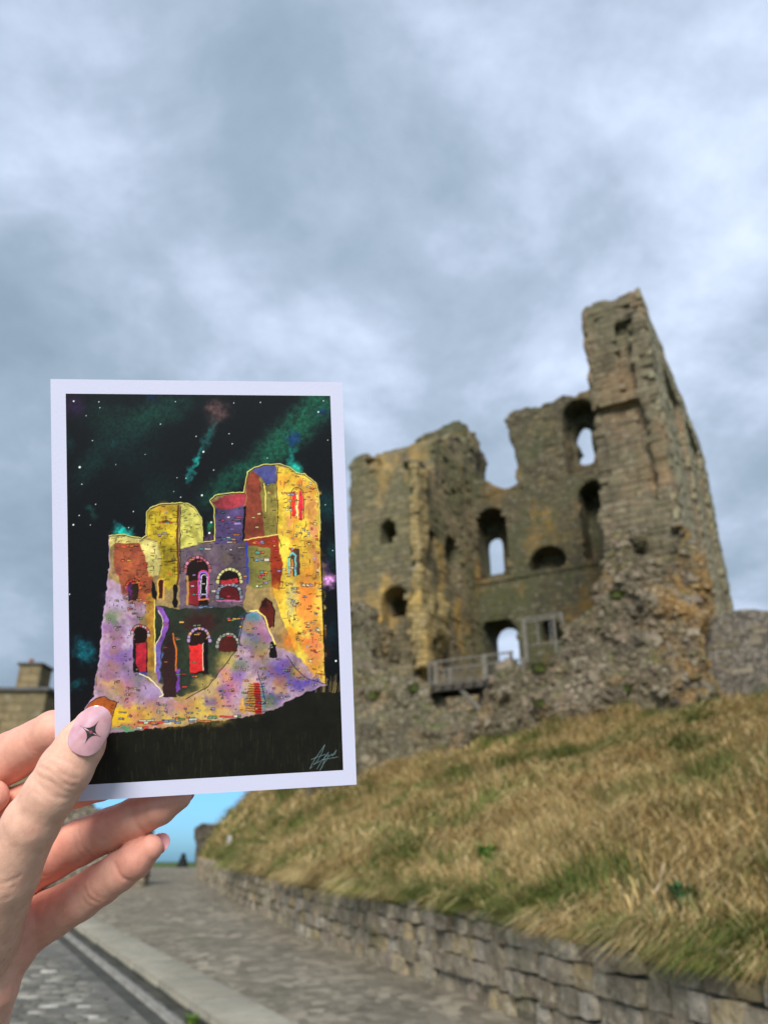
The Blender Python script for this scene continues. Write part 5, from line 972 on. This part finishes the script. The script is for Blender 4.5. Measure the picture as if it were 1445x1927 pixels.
f = smin(fb, ff, 5); f = smin(f, chain_g(hyp, 3), 1.2); f = smin(f, chain_g(low, 3), .9)
fth = chain_g(thumb, 2.4); f = smin(f, fth, 1.0); f = smin(f, chain_g(pad, 2), 1.5)
# thumb pad flattens on the card, fingers flatten behind it
cd_ = (GP-CT.astype(np.float32))@CN.astype(np.float32)
f = np.where((fth < 6) & (cd_ < .3), np.maximum(f, (cd_+.05)), f)
# skin creases: (chain, position in px, direction axis from the chain, depth, width)
def crease(f, ch, px, py, D, ax, amp, wid, bend=0.0, lim=14):
    c_ = cp(px, py, D).astype(np.float32); a = (ax/np.linalg.norm(ax)).astype(np.float32); sl_ = crop(c_-34, c_+34); G = GP[sl_]; r_ = G-c_; s_ = r_@a
    lat = r_-s_[..., None]*a; l2 = (lat**2).sum(-1); s_ = s_-bend*l2+.5*np.sin(lat[..., 0]*.5+px)+.35*np.sin(lat[..., 1]*.9)
    f[sl_] += .8*amp*np.exp(-(s_/wid)**2)*np.exp(-l2/(lim*lim))*(np.abs(f[sl_]) < 4)*(G[..., 2] < D+2); return f
def axis(J_, i): return J_[i+1][0]-J_[i][0]
for px_, py_, am, wd in ((142, 1590, .45, .8), (154, 1585, .5, .8), (170, 1577, .35, .7), (262, 1538, .6, .8), (72, 1640, .4, .9)): f = crease(f, ring, px_, py_, 340, axis(ring, 3), am, wd, .004)
for px_, py_, am, wd in ((150, 1690, .5, .8), (160, 1684, .6, .8), (172, 1676, .35, .7), (223, 1642, .75, .8), (84, 1730, .7, .9)): f = crease(f, pinky, px_, py_, 330, axis(pinky, 4), am, wd, .004)
for px_, py_, am, wd, bd in ((121, 1454, .40, .7, -.006), (113, 1464, .5, .7, -.006), (105, 1476, .38, .7, -.004), (96, 1490, .28, .7, 0), (130, 1440, .25, .6, -.006), (88, 1503, .2, .6, 0)): f = crease(f, thumb, px_, py_, 300, axis(thumb, 4), am, wd, bd, 11)
for px_, py_, am, wd in ((60, 1652, .55, .8), (58, 1668, .3, .8), (50, 1690, .25, .8)): f = crease(f, thumb, px_, py_, 300, np.array([.12, 1.0, -.1]), am, wd, .006, 13)
for px_, py_ in ((0, 1838), (-2, 1850), (-6, 1866), (20, 1800)): f = crease(f, low, px_, py_, 318, np.array([.75, .6, 0]), .35, .7, .0, 12)
for px_, py_ in ((84, 1392), (78, 1402)): f = crease(f, index, px_, py_, 345, axis(index, 2), .4, .8, 0, 9)
qn = vn(GP[np.abs(f) < 3].astype(np.float64), .22, 81, 2); f[np.abs(f) < 3] += .09*qn
f[0] = f[-1] = 5; f[:, 0] = f[:, -1] = 5; f[:, :, 0] = f[:, :, -1] = 5
V, F = nets(f.astype(np.float64), HLO, hv)
def taubin(V, F, it=5):
    e = np.concatenate([F[:, [0, 1]], F[:, [1, 2]], F[:, [2, 3]], F[:, [3, 0]]])
    for q in range(it*2):
        s_ = np.zeros_like(V); c_ = np.zeros(len(V)); np.add.at(s_, e[:, 0], V[e[:, 1]]); np.add.at(c_, e[:, 0], 1); np.add.at(s_, e[:, 1], V[e[:, 0]]); np.add.at(c_, e[:, 1], 1)
        V = V+(.5 if q % 2 == 0 else -.52)*(s_/c_[:, None]-V)
    return V
V = taubin(V, F, 3)
horg = cam2w(cp(-130, 2030, 345)); me = mesh_np('skin', cam2w(V)-horg, F)
# skin tone: paler on the thumb, rosier at the finger pads and palm
Vf = V.astype(np.float64); pal_ = np.array([.78, .478, .352]); rose = np.array([.76, .345, .255]); deep = np.array([.68, .30, .225])
def near(c_, r_): return np.exp(-((V-cp(*c_))**2).sum(1)/(r_*r_))
dth = chain(thumb, V.astype(np.float32), 2.4); wth = np.clip(1-dth/5, 0, 1); rz = np.clip(.66+.34*vn(Vf, .09, 83, 2), 0, 1)*(1-.85*wth)
for c_, r_, a in (((285, 1597, 332), 11, .7), ((245, 1628, 332), 9, .35), ((110, 1712, 336), 12, .35), ((40, 1760, 330), 14, .45), ((20, 1440, 345), 14, .25), ((70, 1640, 340), 10, .35), ((190, 1600, 345), 14, .2)): rz = np.clip(rz+a*near(c_, r_), 0, 1)
C = pal_*(1-rz[:, None])+rose*rz[:, None]; dp = np.clip(sum(a*near(c_, r_) for c_, r_, a in (((125, 1455, 300), 8, .25), ((82, 1385, 342), 4, .45), ((62, 1560, 299), 3.5, .4), ((165, 1680, 331), 6, .2), ((155, 1588, 340), 6, .15))), 0, 1); C = C*(1-dp[:, None])+deep*dp[:, None]
C *= (1+.06*vn(Vf, .35, 84, 2))[:, None]; set_col(me, C)
k = NT('skin'); at = k.n('ShaderNodeVertexColor', layer_name='Col'); v = k.coord('Object'); vo = k.voro(v, 1500, 'DISTANCE_TO_EDGE')
ms = k.n('ShaderNodeMapping'); k.put(v, ms.inputs[0]); ms.inputs['Rotation'].default_value = (0, .6, 0); ms.inputs['Scale'].default_value = (1, 1, .35)
hgt = k.math('ADD', k.math('MULTIPLY', vo.outputs['Distance'], .5), k.math('MULTIPLY', k.noise(ms.outputs[0], 480, 4, .6), .9))
cc = k.mix(k.math('MULTIPLY', k.ramp(k.noise(v, 260, 4, .6), [(.4, 0.), (.7, 1.)]), .3), at.outputs[0], (.58, .24, .18))
M_SKIN = k.done(cc, .52, k.bump(hgt, .38, .0006), spec=.4, Subsurface_Weight=.14, Subsurface_Scale=.004); M_SKIN.node_tree.nodes['Principled BSDF'].inputs['Subsurface Radius'].default_value = (1.0, .35, .2)
hand = tag(link('hand', me, M_SKIN, loc=tuple(horg)), 'left hand with glossy pink nails gripping the lower corner of the art card', 'hand')
# nails
k = NT('nail_varnish'); v = k.coord('Object'); M_NAIL = k.done(k.mix(k.ramp(k.noise(v, 130, 3), [(.35, 0.), (.65, 1.)]), (.66, .33, .385), (.80, .49, .54)), .10, spec=.6, Coat_Weight=.9, Coat_Roughness=.06, Metallic=.12)
def nail(name, cen, along, up, L, W, curve, thick, nu=27, nv=45, taper=.0, sag=.6):
    a = along/np.linalg.norm(along); up = up-a*(up@a); up /= np.linalg.norm(up); s_ = np.cross(a, up); rows = []
    for j in range(nv):
        tt = -1+2*j/(nv-1); wv_ = W/2*max(0, 1-abs(tt)**(3.2 if tt < 0 else 2.3))**(.5)*(1-taper*tt)
        for i in range(nu):
            q = -1+2*i/(nu-1); x_ = q*wv_; h_ = math.sqrt(max(curve*curve-x_*x_, 0))-curve-sag*tt*tt
            rows.append(cen+a*tt*L/2+s_*x_+up*h_)
    P = np.array(rows); n_ = len(P); inn = P-up*thick
    i = np.arange(n_).reshape(nv, nu); q = np.stack([i[:-1, :-1], i[:-1, 1:], i[1:, 1:], i[1:, :-1]], -1).reshape(-1, 4)
    per = np.concatenate([i[0, :-1], i[:-1, -1], i[-1, :0:-1], i[:0:-1, 0]]); nx = np.roll(per, -1)
    F_ = np.concatenate([q, q[:, ::-1]+n_, np.stack([per, per+n_, nx+n_, nx], 1)]); m_ = mesh_np(name, cam2w(np.concatenate([P, inn]))-horg, F_)
    bm = bmesh.new(); bm.from_mesh(m_); bmesh.ops.remove_doubles(bm, verts=bm.verts, dist=1e-6); bmesh.ops.recalc_face_normals(bm, faces=bm.faces); bm.to_mesh(m_); bm.free(); return m_, (a, s_, up)
ta = cp(190, 1338, 312)-cp(152, 1410, 306); nc = cp(170.5, 1375, 304.5)
nm, (na, ns, nu_) = nail('thumb_nail', nc, ta, np.array([.22, -.02, -1.0]), 20.0, 14.2, 10.0, .6, sag=.8); tn = link('nail', nm, M_NAIL, hand); tn['label'] = 'pearly pink thumb nail with a dark four-pointed star'
# star on the thumb nail
def on_nail(x_, y_): return nc+na*y_+ns*x_+nu_*(math.sqrt(max(10.0**2-x_*x_, 0))-10.0-.8*(y_/10.0)**2+.10)
def nxy(px, py): q = cp(px, py, 303.5)-nc; return np.array([q@ns, q@na])
sc0 = nxy(171, 1378); tips = [1.12*(nxy(*q)-sc0) for q in ((184.5, 1358), (188, 1386.5), (160.5, 1399), (151.5, 1366.5))]; sp_ = []
for i in range(4):
    A, B = tips[i], tips[(i+1) % 4]
    for q in np.linspace(0, 1, 9)[:-1]: sp_.append(sc0+A*math.cos(q*math.pi/2)**4.3+B*math.sin(q*math.pi/2)**4.3+.10*(A/np.linalg.norm(A)*math.cos(q*math.pi/2)+B/np.linalg.norm(B)*math.sin(q*math.pi/2)))
P = [on_nail(*sc0)]+[on_nail(*q) for q in sp_]; n2 = len(sp_); m_ = bpy.data.meshes.new('star'); m_.from_pydata([tuple(q) for q in cam2w(np.array(P))-horg], [], [(0, 1+i, 1+(i+1) % n2) for i in range(n2)])
link('star', m_, m_plain('star_foil', (.03, .03, .035), (.09, .09, .10), 300, .3, 0, .0001, .5), tn)
ring_c = [(.62, 2*math.pi*i/12) for i in range(12)]; P = [on_nail(*sc0)+nu_*.06]+[on_nail(sc0[0]+r_*math.cos(t), sc0[1]+r_*math.sin(t))+nu_*.06 for r_, t in ring_c]; m_ = bpy.data.meshes.new('gem'); m_.from_pydata([tuple(q) for q in cam2w(np.array(P))-horg], [], [(0, 1+i, 1+(i+1) % 12) for i in range(12)]); link('gem', m_, m_plain('gem_red', (.30, .06, .08), (.36, .08, .1), 100, .3, 0, .0001), tn)
pm, _ = nail('finger_nail', cp(297, 1588, 341.5), cp(322, 1572, 340)-cp(280, 1604, 341), np.array([.25, -.15, 1.0]), 13.0, 8.6, 5.4, .45, sag=.4); link('nail', pm, M_NAIL, hand)
for c_, d_ in (((345, 1492, 345), (40, -18)), ((275, 1442, 343), (60, -12)), ((200, 1372, 344), (60, -4))):
    pm, _ = nail('finger_nail', cp(*c_), cp(c_[0]+d_[0], c_[1]+d_[1], c_[2])-cp(*c_), np.array([0, -.15, 1.0]), 11.0, 8.6, 5.6, .45, sag=.4); link('nail', pm, M_NAIL, hand)
